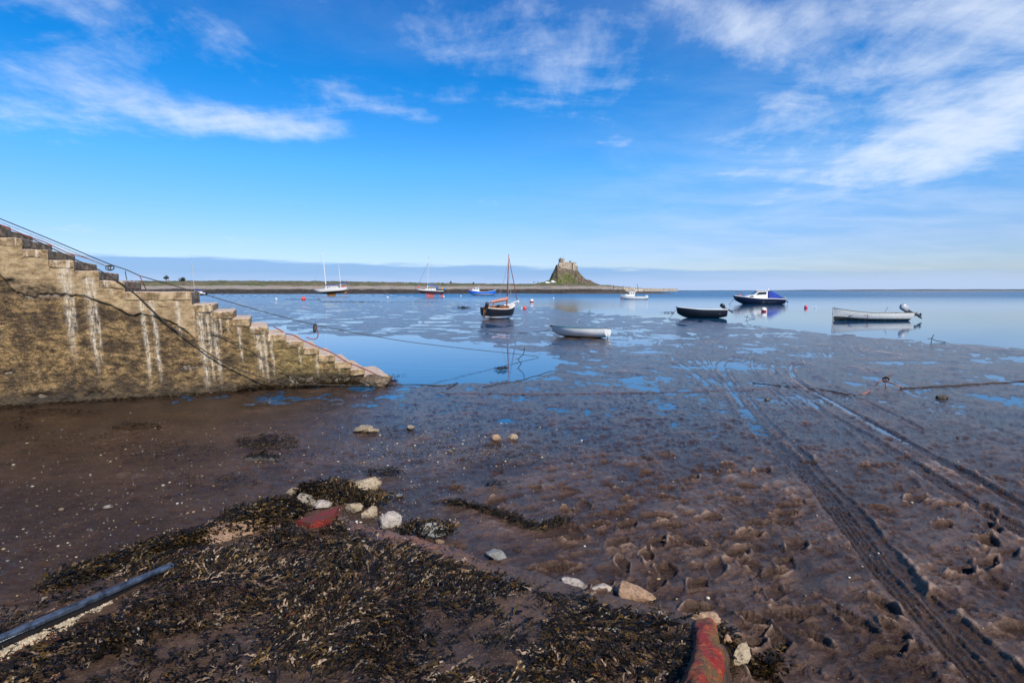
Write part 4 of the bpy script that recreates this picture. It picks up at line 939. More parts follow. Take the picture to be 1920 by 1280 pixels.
rope(coil, .009, HEMP, 'small coil of dark rope hanging where the stair ropes meet')
rope([W(235, 508, .07), W(236, 516, .06), W(238, 525, .02)], .007, HEMP, 'short dark rope end hanging down the riser left of the ring')
rope([W(262, 517, .06), W(268, 530, .05), W(274, 543, -.1)], .009, REDR, 'short red brown rope tied down to the landing')
d0 = W(262, 517, .06); q1 = P(1010, 668, .02); mid = PD(592, 609, d0.y+(q1.y-d0.y)*.46)
LR = [d0, PD(400, 557, d0.y+(mid.y-d0.y)*.42), PD(500, 586, d0.y+(mid.y-d0.y)*.72), mid, PD(690, 628, mid.y+(q1.y-mid.y)*.25), PD(800, 645, mid.y+(q1.y-mid.y)*.5), q1]
rope(LR, .009, HEMP, 'long thin mooring rope stretching from the landing out over the pool', k=12)
hk = [mid+Vector((0, 0, .0))]+[mid+Vector((dx, 0, dz_)) for dx, dz_ in [(.03, -.10), (.05, -.22), (.03, -.32), (-.06, -.36), (-.16, -.34), (-.25, -.31)]]
rope(hk, .012, REDR, 'red rope tail looping under the knot of the mooring rope')
tag(MB().tube(cr([mid+Vector((-.03, 0, .02)), mid+Vector((-.04, 0, -.08)), mid+Vector((-.02, 0, -.18)), mid+Vector((.01, 0, -.06)), mid+Vector((.0, 0, .02)), mid+Vector((-.06, .01, -.05)), mid+Vector((-.05, 0, -.2))], 6), .016, 6).build('rope_knot', HEMP, smooth=True), 'thick dark knot hanging in the middle of the long mooring rope', 'rope')
rr_ = [W(513, 612, -.9), W(527, 620, -.6)]+[W(x, y, o_) for x, y, o_ in [(535, 625, -.4), (550, 628, -.25), (568, 638, -.12), (600, 652, -.05), (622, 661, 0), (650, 678, .03), (680, 690, .03), (705, 702, .03)]]+[P(722, 711, .06), P(740, 720, .03)]
rope(rr_, .012, REDR, 'red rope snaking down the lower harbour steps')
def ground_rope(pxs, r, mat, label, dz_=.002, k=10, fray=.06):
    ps = cr([P(x, y, .02) for x, y in pxs], k); ps = [Vector((p.x, p.y, max(mudz(p.x, p.y), 0)+dz_+r*.5)) for p in ps]
    ps = [p+Vector((mnoise.noise(p*2)*fray, mnoise.noise(p*2+Vector((5, 5, 5)))*fray, 0)) for p in ps]
    return tag(MB().tube(ps, r, 6).build('rope', mat, smooth=True), label, 'rope')
ground_rope([(825, 733), (845, 737), (900, 737), (1000, 738), (1150, 736), (1300, 733), (1460, 728)], .004, M('muddy_red_rope', (.16, .05, .035), .8, var=.5, scale=6), 'thin red rope lying across the mud from the pool to the ruts', k=16)
ground_rope([(740, 720), (790, 719), (830, 722), (860, 716), (836, 727)], .007, HEMP, 'dark rope end curled on the mud beyond the steps')
ground_rope([(905, 724), (950, 717), (1000, 705), (1034, 694)], .006, HEMP, 'thin dark rope along the near edge of the pool')
ground_rope([(1410, 716), (1530, 729), (1562, 734), (1590, 739), (1608, 740)], .008, HEMP, 'dark muddy rope leading to the orange anchor rope')
ground_rope([(1690, 727), (1740, 724), (1800, 721), (1860, 718), (1925, 713), (2050, 706)], .012, CHN, 'dark chain running right from the orange anchor', fray=.05)
bw = P(1088, 632.5, 0)+Vector((math.cos(R(150))*1.42, math.sin(R(150))*1.42, .47))
rope([P(862, 617, .02), P(900, 620, .02), P(945, 623, .02), P(985, 624, .03), bw+Vector((-.25, .02, -.22)), bw], .012, HEMP, 'dark mooring rope on the wet mud leading to the white dinghy', fray=.05)
an = P(1662, 722, .05)
def L3(px, py, base=an): return PD(px, py, base.y)
rope([P(1608, 740, .05), P(1622, 737, .08), L3(1637, 728), L3(1648, 716), L3(1656, 711)], .009, ORNG, 'bright orange rope rising to the orange anchor')
RI = M('orange_iron', (.40, .16, .09), .7, var=.5, scale=12, bump=.004, bscale=60, col2=(.12, .05, .03))
a_ = thing('anchor', 'orange rusty anchor sticking out of the mud with a chain to its right', 'anchor', an)
def rel(px, py, dy=0): q = PD(px, py, an.y+dy)-an; return q
MB().tube([rel(1660, 712), rel(1675, 719, -.1), rel(1692, 727, -.2)], [.012, .013, .018], 8).build('shank', RI, a_, smooth=True)
MB().tube(cr([rel(1671, 701), rel(1666, 707), rel(1660, 713), rel(1661, 723), rel(1663, 731, -.05)], 4), .012, 8).build('fluke', RI, a_, smooth=True)
MB().tube(cr([rel(1655, 710), rel(1662, 706, -.05), rel(1667, 711), rel(1660, 716, .05), rel(1655, 711), rel(1662, 708)], 4), .014, 6).build('lashing', HEMP, a_, smooth=True)
def small_anchor(px, py, s, label, far=False):
    q = P(px, py, .0); t = thing('anchor', label, 'anchor', q)
    bl_ = M('black_anchor', (.02, .017, .015), .7)
    MB().tube(cr([(-.55*s, 0, .34*s), (-.1*s, 0, .36*s), (.15*s, 0, .2*s), (.5*s, -.1, .1*s), (.95*s, -.2, .04*s)], 4), .035*s, 6).build('shank', bl_, t, smooth=True)
    MB().tube(cr([(.06*s, 0, .75*s), (-.1*s, 0, .45*s), (-.16*s, 0, .2*s), (-.13*s, 0, -.1)], 4), .035*s, 6).build('fluke', bl_, t, smooth=True)
small_anchor(1749, 641, .40, 'black anchor at the water edge on the right')
small_anchor(1402, 598, .45, 'small black anchor in the shallows between the black and white boats')
small_anchor(1106, 588, .45, 'tiny black anchor stuck in the mud behind the white dinghy')
sk_w = thing('mooring_stake', 'thin bent dark stake standing at the right end of the pool', 'stake', P(980, 685, -.05))
MB().tube(cr([(0, 0, 0), (-.12, 0, .18), (.02, 0, .33), (.05, 0, .52)], 5), .012, 5).build('stick', HEMP, sk_w)
MB().tube([(-.12, 0, .18), (-.2, 0, .2)], .008, 5).build('twig', HEMP, sk_w)

# ------------------------------------------------------------------ boats
def hull_pts(L, B, sb, sm, ss_, tw=.8, rake=.15, rock_=.12, full=.62, trk=0, n=30, m=12, dz=0, bowfull=.5):
    """sheer heights sb bow, sm middle, ss_ stern; +X is the bow; z=0 lowest keel point"""
    G = []
    for i in range(n+1):
        s = i/n
        if s < .42: w_ = B/2*(tw+(1-tw)*math.sin(s/.42*PI/2))
        else: w_ = B/2*max(.012, max(0, 1-((s-.42)/.58)**(2.0+bowfull))**(.75))
        h_ = (sm+(ss_-sm)*((.45-s)/.45)**2) if s < .45 else sm+(sb-sm)*((s-.45)/.55)**1.8
        kz = rock_*h_*max(0, (s-.70)/.30)**2.4*2.2+rock_*h_*max(0, (.25-s)/.25)**1.5
        row = []
        for j in range(m+1):
            a = j/m*PI/2; fl = full+(1.15-full)*max(0, (s-.55)/.45)
            y = w_*math.sin(a)**fl; z = kz+(h_-kz)*(1-math.cos(a)**(1.0))
            x = -L/2+L*s+rake*L*(z/h_)*max(0, (s-.6)/.4)**2-trk*L*(z/h_)*max(0, (.2-s)/.2)
            row.append((x, y, z+dz))
        G.append(row)
    return G
def hull(t, mat, G, inner=None, inmat=None, rail=None, railr=.025, deck=None, floor_=.35, th=.03):
    full = [[(x, -y, z) for x, y, z in r[::-1]]+r[1:] for r in G]
    o = MB().grid(full); o.add(full[0], [tuple(range(len(full[0])))])
    hb = o.build('hull', mat, t, smooth=True); md = hb.modifiers.new('edge', 'EDGE_SPLIT'); md.split_angle = R(50)
    if inmat:
        g2 = []
        for r in G:
            sh = r[-1]; rr2 = []
            fz = floor_*r[-1][2]
            pts_ = [(x, max(0, y-th), max(z, fz)) for x, y, z in r if True]
            g2.append(pts_)
        f2 = [[(x+(.03 if i == 0 else 0), -y, z-.004) for x, y, z in r[::-1]]+[(x+(.03 if i == 0 else 0), y, z-.004) for x, y, z in r[1:]] for i, r in enumerate(g2)]
        o2 = MB().grid(f2, True); o2.add(f2[0], [tuple(range(len(f2[0])))]); o2.build('inner_hull', inmat, t, smooth=False)
    if deck:
        d = MB(); rows_ = []
        for r in G:
            x, y, z = r[-1]; rows_.append([(x, -y+.005, z-.01), (x, 0, z+.03*min(1, y)), (x, y-.005, z-.01)])
        d.grid(rows_).build('deck', deck, t)
    if rail:
        o = MB()
        for s in (-1, 1): o.tube([(r[-1][0], s*r[-1][1], r[-1][2]) for r in G], railr, 6)
        o.tube([(G[0][-1][0], -G[0][-1][1], G[0][-1][2]), (G[0][-1][0], G[0][-1][1], G[0][-1][2])], railr, 6)
        o.build('gunwale', rail, t, smooth=True)
    return hb
def boat(name, label, cat, px, py, yaw, roll=0, pitch=0, z=0.0, group=None, D=None):
    q = P(px, py, z) if D is None else Vector(((px-960)/F*D, D, z))
    return thing(name, label, cat, q, (R(roll), R(pitch), R(yaw)), group)
def outboard(t, x, y, z, s, mat, tilt, yawo=0, legm=None):
    """outboard with its head up and leg hanging aft; tilt raises the leg"""
    c_, s_ = math.cos(R(tilt)), math.sin(R(tilt))
    def T(p): px_, py_, pz_ = p; return (x+(px_*c_+pz_*s_)*s, y+py_*s, z+(-px_*s_+pz_*c_)*s)
    o = MB()
    secs = [(.0, .11, .10, -.02), (.05, .17, .13, -.03), (.22, .19, .14, -.05), (.36, .17, .13, -.05), (.44, .09, .07, -.04)]
    G = [[T((ox+a*math.copysign(abs(math.cos(q))**.7, math.cos(q)), b_*math.copysign(abs(math.sin(q))**.7, math.sin(q)), zz)) for q in [2*PI*k/14 for k in range(15)]] for zz, a, b_, ox in secs]
    o.grid(G); o.add(G[-1][:-1], [tuple(range(14))]); o.add(G[0][:-1], [tuple(range(14))])
    mt = o.build('outboard_motor', mat, t, smooth=True)
    lm = legm or M('motor_leg', (.03, .03, .035), .4)
    o = MB(); o.grid([[T((ox+a*math.cos(q), b_*math.sin(q), zz)) for q in [2*PI*k/10 for k in range(11)]] for zz, a, b_, ox in [(.0, .09, .07, 0), (-.15, .06, .05, 0), (-.5, .06, .03, -.02), (-.52, .14, .06, -.03), (-.54, .06, .03, -.02), (-.7, .07, .05, -.02), (-.76, .10, .05, -.03), (-.82, .05, .02, 0), (-.92, .03, .01, .02)]])
    o.build('leg', lm, mt, smooth=True)
    o = MB(); hub = T((-.17, 0, -.72)); o.tube([T((-.06, 0, -.73)), T((-.2, 0, -.73))], [.035*s, .025*s], 8)
    for k in range(3):
        a = 2*PI*k/3; d1 = (math.cos(a), math.sin(a)); d2 = (math.cos(a+.7), math.sin(a+.7))
        o.add([T((-.13, 0, -.73)), T((-.11, d1[0]*.1, -.73+d1[1]*.1)), T((-.15, (d1[0]+d2[0])*.065, -.73+(d1[1]+d2[1])*.065)), T((-.17, d2[0]*.09, -.73+d2[1]*.09))], [(0, 1, 2, 3)])
    o.build('propeller', lm, mt)
    o = MB(); o.box(T((.1, 0, -.04)), (.1*s, .22*s, .2*s)); o.build('clamp', lm, mt)
    o = MB().tube([T((.15, 0, .05)), T((.45, .03, .1))], .02*s, 6); o.build('tiller', lm, mt); return mt
def stay(t, a, b_, r=.012, name='stay', mat=None): return MB().tube([a, b_], r, 5).build(name, mat or M('rigging', (.35, .35, .34), .5), t)
WH = M('gelcoat_white', (.78, .77, .74), .3, var=.08, scale=3); WHD = M('deck_white', (.70, .68, .63), .5, var=.12, scale=4); BLK = M('paint_black', (.010, .010, .014), .3, var=.2)
BLU = M('canvas_blue', (.015, .05, .32), .75, var=.35, scale=3, bump=.01, bscale=9); CHR = M('steel_rail', (.5, .5, .5), .25, metal=1); ALU = M('mast_white', (.70, .70, .70), .4, var=.06)
TEAK = M('varnished_wood', (.42, .17, .06), .35, var=.3, scale=12); TK2 = M('bare_wood', (.36, .22, .12), .6, var=.3, scale=12); BGL = M('boat_glass', (.015, .02, .03), .08)
OCH = M('ochre_antifoul', (.30, .14, .04), .8, var=.5, scale=3, col2=(.06, .03, .015)); PNK = M('pink_antifoul', (.50, .13, .12), .75, var=.35, scale=3)
FEND = M('fender_red', (.75, .10, .06), .4, var=.15); YEL = M('fender_yellow', (.75, .42, .05), .45, var=.15); BLB = M('fender_blue', (.03, .25, .60), .4, var=.15)

# 1  white ketch with ochre keel
t = boat('ketch', 'white two masted yacht propped on an ochre keel on the mud', 'yacht', 624, 555.6, 184, roll=2, pitch=4.5, D=222, z=-.1)
KZ = 1.25
G = hull_pts(12.2, 3.6, 2.25, 1.75, 1.95, tw=.62, rake=.10, rock_=.42, full=.8, dz=KZ-.05)
hull(t, bands('ketch_paint', [(0, (.04, .03, .025)), (KZ+.62, (.05, .045, .04)), (KZ+.72, (.74, .73, .70))], .3, 4, .12), G, deck=WHD, rail=M('toe_rail', (.6, .58, .55), .5), railr=.05)
MB().prism([(-1.2, -.1), (1.6, -.1), (2.1, KZ+.35), (-1.6, KZ+.35)], -.22, .22).build('keel', OCH, t)
MB().prism([(-5.6, -.15+.45), (-4.9, .3), (-4.5, KZ+.75), (-5.9, KZ+1.1)], -.08, .08).build('rudder', OCH, t)
cbn = MB().prism([(-2.6, KZ+1.75), (2.9, KZ+1.75), (2.1, KZ+2.15), (.4, KZ+2.35), (-2.4, KZ+2.4)], -1.0, 1.0).build('cabin', WH, t); cbn.modifiers.new('b', 'BEVEL').width = .1
for k in range(4): MB().box((-1.9+k*1.05, 0, KZ+2.08), (.6, 2.03, .2), bev=.04).build('window', BGL, cbn)
def mast(t, x, z0, z1, r, mat, bl=None, cover=None, bz=1.0, bnd='sail_cover'):
    mm = MB().tube([(x, 0, z0), (x, 0, z0+(z1-z0)*.6), (x, 0, z1)], [r, r*.9, r*.6], 10); mm.box((x, 0, z0+(z1-z0)*.62), (.05, abs(r)*18, .04)); mm = mm.build('mast', mat, t, smooth=False)
    MB().tube([(x, 0, z1), (x-.1, 0, z1+.45)], .04, 5).build('masthead', M('masthead_dark', (.05, .05, .05), .6), mm)
    if bl:
        MB().tube([(x, 0, z0+bz), (x-bl, 0, z0+bz+.05)], r*.8, 8).build('boom', mat, t)
        if cover:
            pp_ = [(x-.05, 0, z0+bz+.75), (x-.2, 0, z0+bz+.3), (x-bl*.4, 0, z0+bz+.22), (x-bl*.75, 0, z0+bz+.18), (x-bl*.97, 0, z0+bz+.1)]
            MB().tube(cr(pp_, 4), [.10+.12*math.sin(min(1, i/16+.25)*PI*.75) for i in range(17)], 8).build(bnd, cover, t, smooth=True)
    return mm
mast(t, 2.0, KZ+1.9, KZ+16.2, .17, ALU, 5.4, BLU, .95); mast(t, -3.6, KZ+1.9, KZ+10.8, .12, ALU, 3.2, BLU, 1.3)
for y_ in (-1.5, 1.5): stay(t, (2.0, y_, KZ+1.9), (2.0, 0, KZ+15.8), .02); stay(t, (-3.6, y_*.9, KZ+1.9), (-3.6, 0, KZ+10.5), .02)
stay(t, (6.9, 0, KZ+2.4), (2.05, 0, KZ+16), .025); stay(t, (-5.9, 0, KZ+2.1), (-3.6, 0, KZ+10.7), .02)
for k in range(7):
    x = 6.2-k*1.95; w_ = 1.5 if 1 < k < 6 else .7
    for s in (-1, 1): MB().tube([(x, s*w_, KZ+1.85), (x, s*w_, KZ+2.55)], .02, 5).build('stanchion', CHR, t)
MB().ball((5.3, -.5, KZ+2.45), .28, 10).build('fender', FEND, t); MB().ball((-4.6, -.9, KZ+2.3), .42, 10, (1.4, 1, .8)).build('cockpit_cushion', FEND, t)
outboard(t, -6.2, .5, KZ+1.9, 1.0, M('motor_grey', (.25, .27, .3), .35), 0)
# 2  small sloop on pink bilge keels
t = boat('sloop', 'white and black yacht standing on pink keels with a blue sail cover', 'yacht', 808, 558, 186, roll=-1, pitch=-2.5, D=180, z=-.1)
KZ = 1.25
G = hull_pts(7.9, 2.7, 1.55, 1.12, 1.15, tw=.6, rake=.13, rock_=.4, full=.75, dz=KZ-.1)
hull(t, bands('sloop_paint', [(0, (.50, .13, .12)), (KZ+.42, (.012, .012, .02)), (KZ+.92, (.76, .75, .72))], .35, 3, .15), G, deck=WHD, rail=WH, railr=.035)
for y_ in (-.55, .55): MB().prism([(-.9, 0), (1.2, 0), (1.6, KZ+.15), (-1.3, KZ+.15)], y_-.07, y_+.07).build('bilge_keel', PNK, t)
MB().prism([(-3.9, .1), (-3.1, .1), (-2.9, KZ+.4), (-3.7, KZ+.5)], -.06, .06).build('rudder', PNK, t)
c2 = MB().prism([(-1.6, KZ+1.05), (2.2, KZ+1.1), (1.4, KZ+1.5), (-1.5, KZ+1.65)], -.75, .75).build('cabin', WH, t); c2.modifiers.new('b', 'BEVEL').width = .08
for k in range(3): MB().box((-1.0+k*.9, 0, KZ+1.36), (.5, 1.53, .14)).build('window', BGL, c2)
mast(t, 1.1, KZ+1.3, KZ+11.0, .11, ALU, 2.9, M('canvas_mid_blue', (.03, .16, .45), .75, var=.3), 1.1)
MB().tube([(4.3, 0, KZ+1.7), (3.2, 0, KZ+4.5), (1.15, 0, KZ+9.6)], [.09, .06, .05], 6).build('furled_jib', M('jib_grey', (.25, .27, .3), .7), t)
for y_ in (-1.1, 1.1): stay(t, (1.0, y_, KZ+1.2), (1.1, 0, KZ+10.6), .018)
stay(t, (-3.8, 0, KZ+1.2), (1.1, 0, KZ+10.9), .018)
MB().tube([(2.4, -.6, KZ+1.3), (1.5, -.3, KZ+3.5)], .06, 6).build('spinnaker_pole', TK2, t)
MB().box((-1.9, 0, KZ+1.95), (.7, 1.5, .9), bev=.15).build('sprayhood', M('canvas_mid_blue'), t)
o = MB(); o.tube(cr([(4.7, -.5, KZ+1.55), (4.9, 0, KZ+2.2), (4.7, .5, KZ+1.55)], 5), .025, 5); o.tube([(3.6, -.8, KZ+2.1), (4.9, 0, KZ+2.2), (3.6, .8, KZ+2.1)], .02, 5); o.build('pulpit', CHR, t)
MB().ball((4.0, -.4, KZ+1.8), .30, 10, (.8, .8, 1.2)).build('fender', FEND, t); MB().ball((-3.6, -.8, KZ+1.8), .30, 10).build('fender', YEL, t); MB().ball((-4.2, -.3, KZ+1.75), .34, 10).build('fender', BLB, t)
# 3  little far sloop at left
t = boat('sloop', 'small white far yacht with a thin mast and blue boom cover at the left shore', 'yacht', 376, 552, -8, roll=-4, D=262, z=.0)
G = hull_pts(7.0, 2.5, 1.7, 1.15, 1.2, tw=.6, rake=.12, rock_=.4, full=.75); t.rotation_euler[2] = R(172)
hull(t, bands('far_sloop_paint', [(0, (.01, .03, .12)), (.55, (.72, .72, .72))], .35, 2.5, .1), G, deck=WHD, rail=WH)
c3 = MB().prism([(-1.3, 1.1), (2.0, 1.2), (1.3, 1.7), (-1.2, 1.8)], -.7, .7).build('cabin', WH, t); c3.modifiers.new('b', 'BEVEL').width = .08
MB().box((.2, 0, 1.5), (1.6, 1.43, .18)).build('window', BGL, c3)
mast(t, 2.3, 1.3, 16.2, .11, M('mast_cream', (.62, .58, .45), .5), 4.8, BLU, .9); stay(t, (3.9, 0, 1.7), (2.3, 0, 15.8), .015); stay(t, (-3.4, 0, 1.3), (2.3, 0, 16), .015)
MB().box((-3.3, 0, .9), (.5, 1.3, 1.2), bev=.1).build('stern_locker', M('navy_canvas', (.01, .015, .05), .8), t)
t = boat('rowing_boat', 'flat white rowing boat just left of the small far yacht', 'rowing boat', 352, 549.5, 175, D=262, z=.9)
t.location.z = .75; G = hull_pts(4.6, 1.6, .8, .55, .6, tw=.7, rake=.1, full=.6); hull(t, WH, G, inmat=WHD, rail=WH)
MB().box((0, 0, .45), (.25, 1.4, .04)).build('thwart', TK2, t); MB().box((-1.2, 0, .45), (.3, 1.3, .04)).build('thwart', TK2, t)
# 4  blue fishing boat with white wheelhouse
t = boat('fishing_boat', 'bright blue fishing boat with a white wheelhouse near its bow', 'fishing boat', 904, 553.6, 176, D=255, z=-.15)
G = hull_pts(11.4, 3.6, 2.7, 1.75, 2.6, tw=.8, rake=.03, rock_=.25, full=.55, trk=.05)
hull(t, bands('coble_paint', [(0, (.02, .16, .20)), (.55, (.75, .75, .72)), (.85, (.02, .15, .62)), (2.35, (.03, .20, .70))], .35, 3, .1), G, inmat=WHD, rail=WH, railr=.07, floor_=.45)
wh = MB().prism([(1.2, 1.6), (4.4, 2.0), (4.2, 3.0), (3.2, 3.25), (2.9, 3.6), (1.4, 3.7)], -1.1, 1.1).build('wheelhouse', WH, t); wh.modifiers.new('b', 'BEVEL').width = .1
for k in range(3): MB().box((1.8+k*.75, 0, 3.15-.05*k), (.5, 2.23, .38)).build('window', BGL, wh)
MB().box((2.2, 0, 3.72), (2.0, 2.5, .08)).build('roof', WH, wh)
MB().ball((5.1, -.5, 2.7), .35, 10, (1.3, 1, .7)).build('fender', FEND, t); MB().box((-5.75, 0, 1.75), (.12, 2.2, 1.5), bev=.03).build('transom_board', WH, t)
MB().tube([(1.4, 0, 3.7), (1.4, 0, 4.8)], .04, 6).build('aerial', WH, t)
# 5  black gaff boat with varnished mast
t = boat('gaff_sailing_boat', 'black hulled wooden sailing boat with a varnished mast and pink sail cover', 'sailing boat', 937, 597.5, 50, roll=4, pitch=0, z=-.02)
t.scale = (.78, .85, .95)
G = hull_pts(4.1, 1.85, 1.18, .85, .92, tw=.74, rake=.0, rock_=.18, full=.5, n=34)
hull(t, bands('gaffer_paint', [(0, (.40, .05, .03)), (.12, (.72, .70, .66)), (.29, (.010, .011, .018)), (1.06, (.010, .011, .018))], .28, 1.3, .08), G, inmat=TEAK, rail=WH, railr=.03, floor_=.35)
fd = MB(); rws = [[(r[-1][0], -r[-1][1]+.01, r[-1][2]-.005), (r[-1][0], 0, r[-1][2]+.05*min(1, r[-1][1]*2)), (r[-1][0], r[-1][1]-.01, r[-1][2]-.005)] for r in G[20:]]
fd.grid(rws).build('foredeck', WHD, t)
sdk = MB()
for s in (-1, 1): sdk.grid([[(r[-1][0], s*(r[-1][1]-.01), r[-1][2]), (r[-1][0], s*max(.02, r[-1][1]-.16), r[-1][2]+.01)] for r in G[:21]])
sdk.build('side_deck', WHD, t)
cm = MB()
for s in (-1, 1): cm.grid([[(r[-1][0], s*(r[-1][1]-.17), r[-1][2]-.2), (r[-1][0], s*(r[-1][1]-.18), r[-1][2]+.10)] for r in G[2:22]])
cm.box((.42, 0, .95), (.03, 1.45, .22)); cm.build('coaming', TEAK, t, solid=.025)
for x in (-1.3, -.4): MB().box((x, 0, .62), (.28, 1.4, .04)).build('thwart', TEAK, t)
MB().box((.1, .1, .72), (.6, .6, .3), bev=.08).build('stowed_bag', BLU, t)
MT = M('mast_red_varnish', (.40, .09, .03), .35, var=.25, scale=6)
mm = MB().tube([(.95, 0, .5), (.93, 0, 3.0), (.86, 0, 5.15)], [.062, .055, .03], 10).build('mast', MT, t, smooth=True)
MB().tube([(2.55, 0, 1.35), (1.8, 0, 3.0), (.88, 0, 4.9)], [.03, .035, .02], 8).build('furled_jib', M('sail_rust', (.25, .04, .03), .8), t)
MB().tube([(.9, 0, 1.45), (-.9, 0, 1.32), (-1.7, 0, 1.28)], [.04, .04, .03], 8).build('boom', TEAK, t)
MB().tube(cr([(.95, 0, 1.65), (.7, 0, 1.56), (0, 0, 1.50), (-.7, 0, 1.43), (-1.4, 0, 1.35)], 5), [.13]*6+[.12]*6+[.10]*6+[.07]*3, 10).build('sail_cover', M('canvas_pink', (.62, .26, .20), .85, var=.25, scale=8, bump=.01, bscale=20), t, smooth=True)
gl = MB().tube([(-1.0, -.35, .6), (-.98, 0, 1.3)], .025, 6); gl.tube([(-1.0, .35, .6), (-.98, 0, 1.3)], .025, 6); gl.build('boom_crutch', TEAK, t)
MB().tube([(1.5, 0, 1.18), (2.75, 0, 1.42)], .035, 8).build('bowsprit', WH, t)
MB().ball((2.7, 0, 1.32), .10, 10).build('fender', WH, t)
for y_ in (-.8, .8): stay(t, (.6, y_, .95), (.88, 0, 4.7), .012); stay(t, (.2, y_, .95), (.9, 0, 4.0), .008)
stay(t, (2.05, 0, .9), (2.7, 0, 1.38), .01); stay(t, (2.1, 0, 1.2), (.93, 0, 3.1), .008)
outboard(t, -2.15, -.15, .95, .95, BLK, 18)
MB().prism([(-2.28, .1), (-2.02, .1), (-2.02, .95), (-2.2, 1.0)], .08, .12).build('rudder', TEAK, t)
MB().tube([(-1.9, 0, 1.02), (-1.1, .1, 1.1)], .02, 6).build('tiller', TEAK, t)
# 6  white dinghy with green blue gunwale
t = boat('dinghy', 'white clinker dinghy with a thin teal gunwale alone on the mud in the middle', 'dinghy', 1088, 632.5, 150, roll=5, z=-.01)
t.scale = (1, 1, .88)
G = hull_pts(2.62, 1.22, .60, .47, .50, tw=.68, rake=.08, rock_=.2, full=.62, n=34, m=14)
m, b, bs = newmat('dinghy_paint'); co = obco(b); z_ = b.n('ShaderNodeSeparateXYZ'); b.put(z_.inputs[0], co)
n = b.noise(b.mapv(co, (1, 1, 5)), 5, 6, .6); c = b.ramp(b.m('MULTIPLY_ADD', n, .03, z_.outputs[2]), [(0, (.20, .16, .06)), (.07, (.42, .38, .27)), (.14, (.76, .75, .72))]); b.put(bs.inputs['Base Color'], b.mix(b.m('MULTIPLY', b.ss(n, .5, .7), .3), c, (.35, .32, .26)))
bs.inputs['Roughness'].default_value = .35; wv = b.m('FRACT', b.m('MULTIPLY', z_.outputs[2], 9)); b.put(bs.inputs['Normal'], b.bump(wv, .6, .012))
hull(t, m, G, inmat=M('dinghy_inside', (.45, .46, .42), .6), rail=M('teal_gunwale', (.02, .20, .22), .4), railr=.018, floor_=.22, th=.02)
MB().box((-1.305, 0, .36), (.02, .78, .30), bev=.005).build('transom_board', WH, t); MB().box((-1.28, 0, .52), (.05, .86, .035), bev=.01).build('transom_cap', M('brown_cap', (.22, .07, .04), .5), t)
for x in (-.8, 0, .65): MB().box((x, 0, .36), (.2, 1.0 if x < .3 else .8, .02)).build('thwart', TK2, t)
MB().tube(cr([(1.32, -.12, .55), (1.54, 0, .56), (1.32, .12, .55)], 6), .055, 8).build('bow_fender', M('rope_fender', (.50, .38, .30), .9, var=.4, scale=20), t, smooth=True)
MB().box((-1.31, 0, .10), (.03, .05, .2)).build('skeg', M('olive_wood', (.25, .20, .04), .7), t)
# 7  small white cruiser far right of the crag
t = boat('motor_cruiser', 'small white open cruiser with a radar arch floating below the pier', 'motor boat', 1189, 561.5, 182, D=138, z=-.12)
G = hull_pts(6.2, 2.1, 1.25, .78, .72, tw=.8, rake=.1, rock_=.2, full=.6)
hull(t, bands('small_cruiser_paint', [(0, (.40, .42, .38)), (.2, (.72, .72, .68))], .35, 1.6, .1), G, inmat=WHD, rail=WH, railr=.05, floor_=.5)
cb_ = MB().prism([(.1, .8), (2.7, 1.0), (2.1, 1.35), (1.7, 1.40), (1.2, 1.95), (.2, 1.95)], -.75, .75).build('cabin', WH, t); cb_.modifiers.new('b', 'BEVEL').width = .06
for x, w_, z_ in ((1.55, .32, 1.5), (1.0, .3, 1.6), (.5, .3, 1.6)): MB().box((x, 0, z_), (w_, 1.53, .3)).build('window', BGL, cb_)
o = MB(); 
for s in (-1, 1): o.tube([(.1, s*.7, 1.4), (-.1, s*.7, 2.35)], .05, 6)
o.box((-.7, 0, 2.38), (1.9, 1.6, .10), bev=.03); o.build('arch', WH, t); MB().tube([(0, 0, 2.4), (.05, 0, 3.0)], .03, 6).build('aerial', WH, t)
MB().ball((-2.9, 0, .85), .35, 10, (1.2, 2.2, .8)).build('stern_fender', WH, t)
# 8  navy cabin cruiser with blue canopy
t = boat('cabin_cruiser', 'navy hulled cabin cruiser with a bright blue canvas canopy', 'motor boat', 1424, 570, 178, D=90, z=-.2)
G = hull_pts(7.1, 2.5, 1.55, 1.08, .98, tw=.82, rake=.1, rock_=.25, full=.5)
hull(t, bands('cruiser_paint', [(0, (.006, .01, .03)), (.95, (.008, .014, .045)), (1.6, (.01, .02, .06))], .25, 1.8, .04), G, deck=WHD, rail=WH, railr=.055)
c8 = MB().prism([(1.1, 1.1), (2.6, 1.2), (1.9, 1.58), (1.25, 1.66), (.65, 2.22), (-.85, 2.30), (-.85, 1.1)], -.85, .85).build('cabin', WH, t); c8.modifiers.new('b', 'BEVEL').width = .06
MB().prism([(1.0, 1.66), (.58, 2.08), (-.6, 2.12), (-.6, 1.74)], -.87, .87).build('window', BGL, c8)
MB().tube([(1.75, -.86, 1.32), (1.75, -.87, 1.32)], .2, 14).build('porthole', BGL, c8); MB().prism([(1.3, 1.3), (2.1, 1.3), (1.8, 1.5), (1.4, 1.52)], -.865, .865).build('side_window', BGL, c8)
MB().box((.0, 0, 2.31), (2.0, 1.85, .07), bev=.02).build('roof', WH, c8)
cn = MB().prism([(-.87, 1.05), (-.87, 2.3), (-1.4, 2.25), (-2.9, 1.45), (-3.35, 1.05)], -.98, .98).build('canopy', M('canopy_blue', (.012, .05, .40), .6, var=.3, scale=2, bump=.02, bscale=5), t); cn.modifiers.new('b', 'BEVEL').width = .12
o = MB()
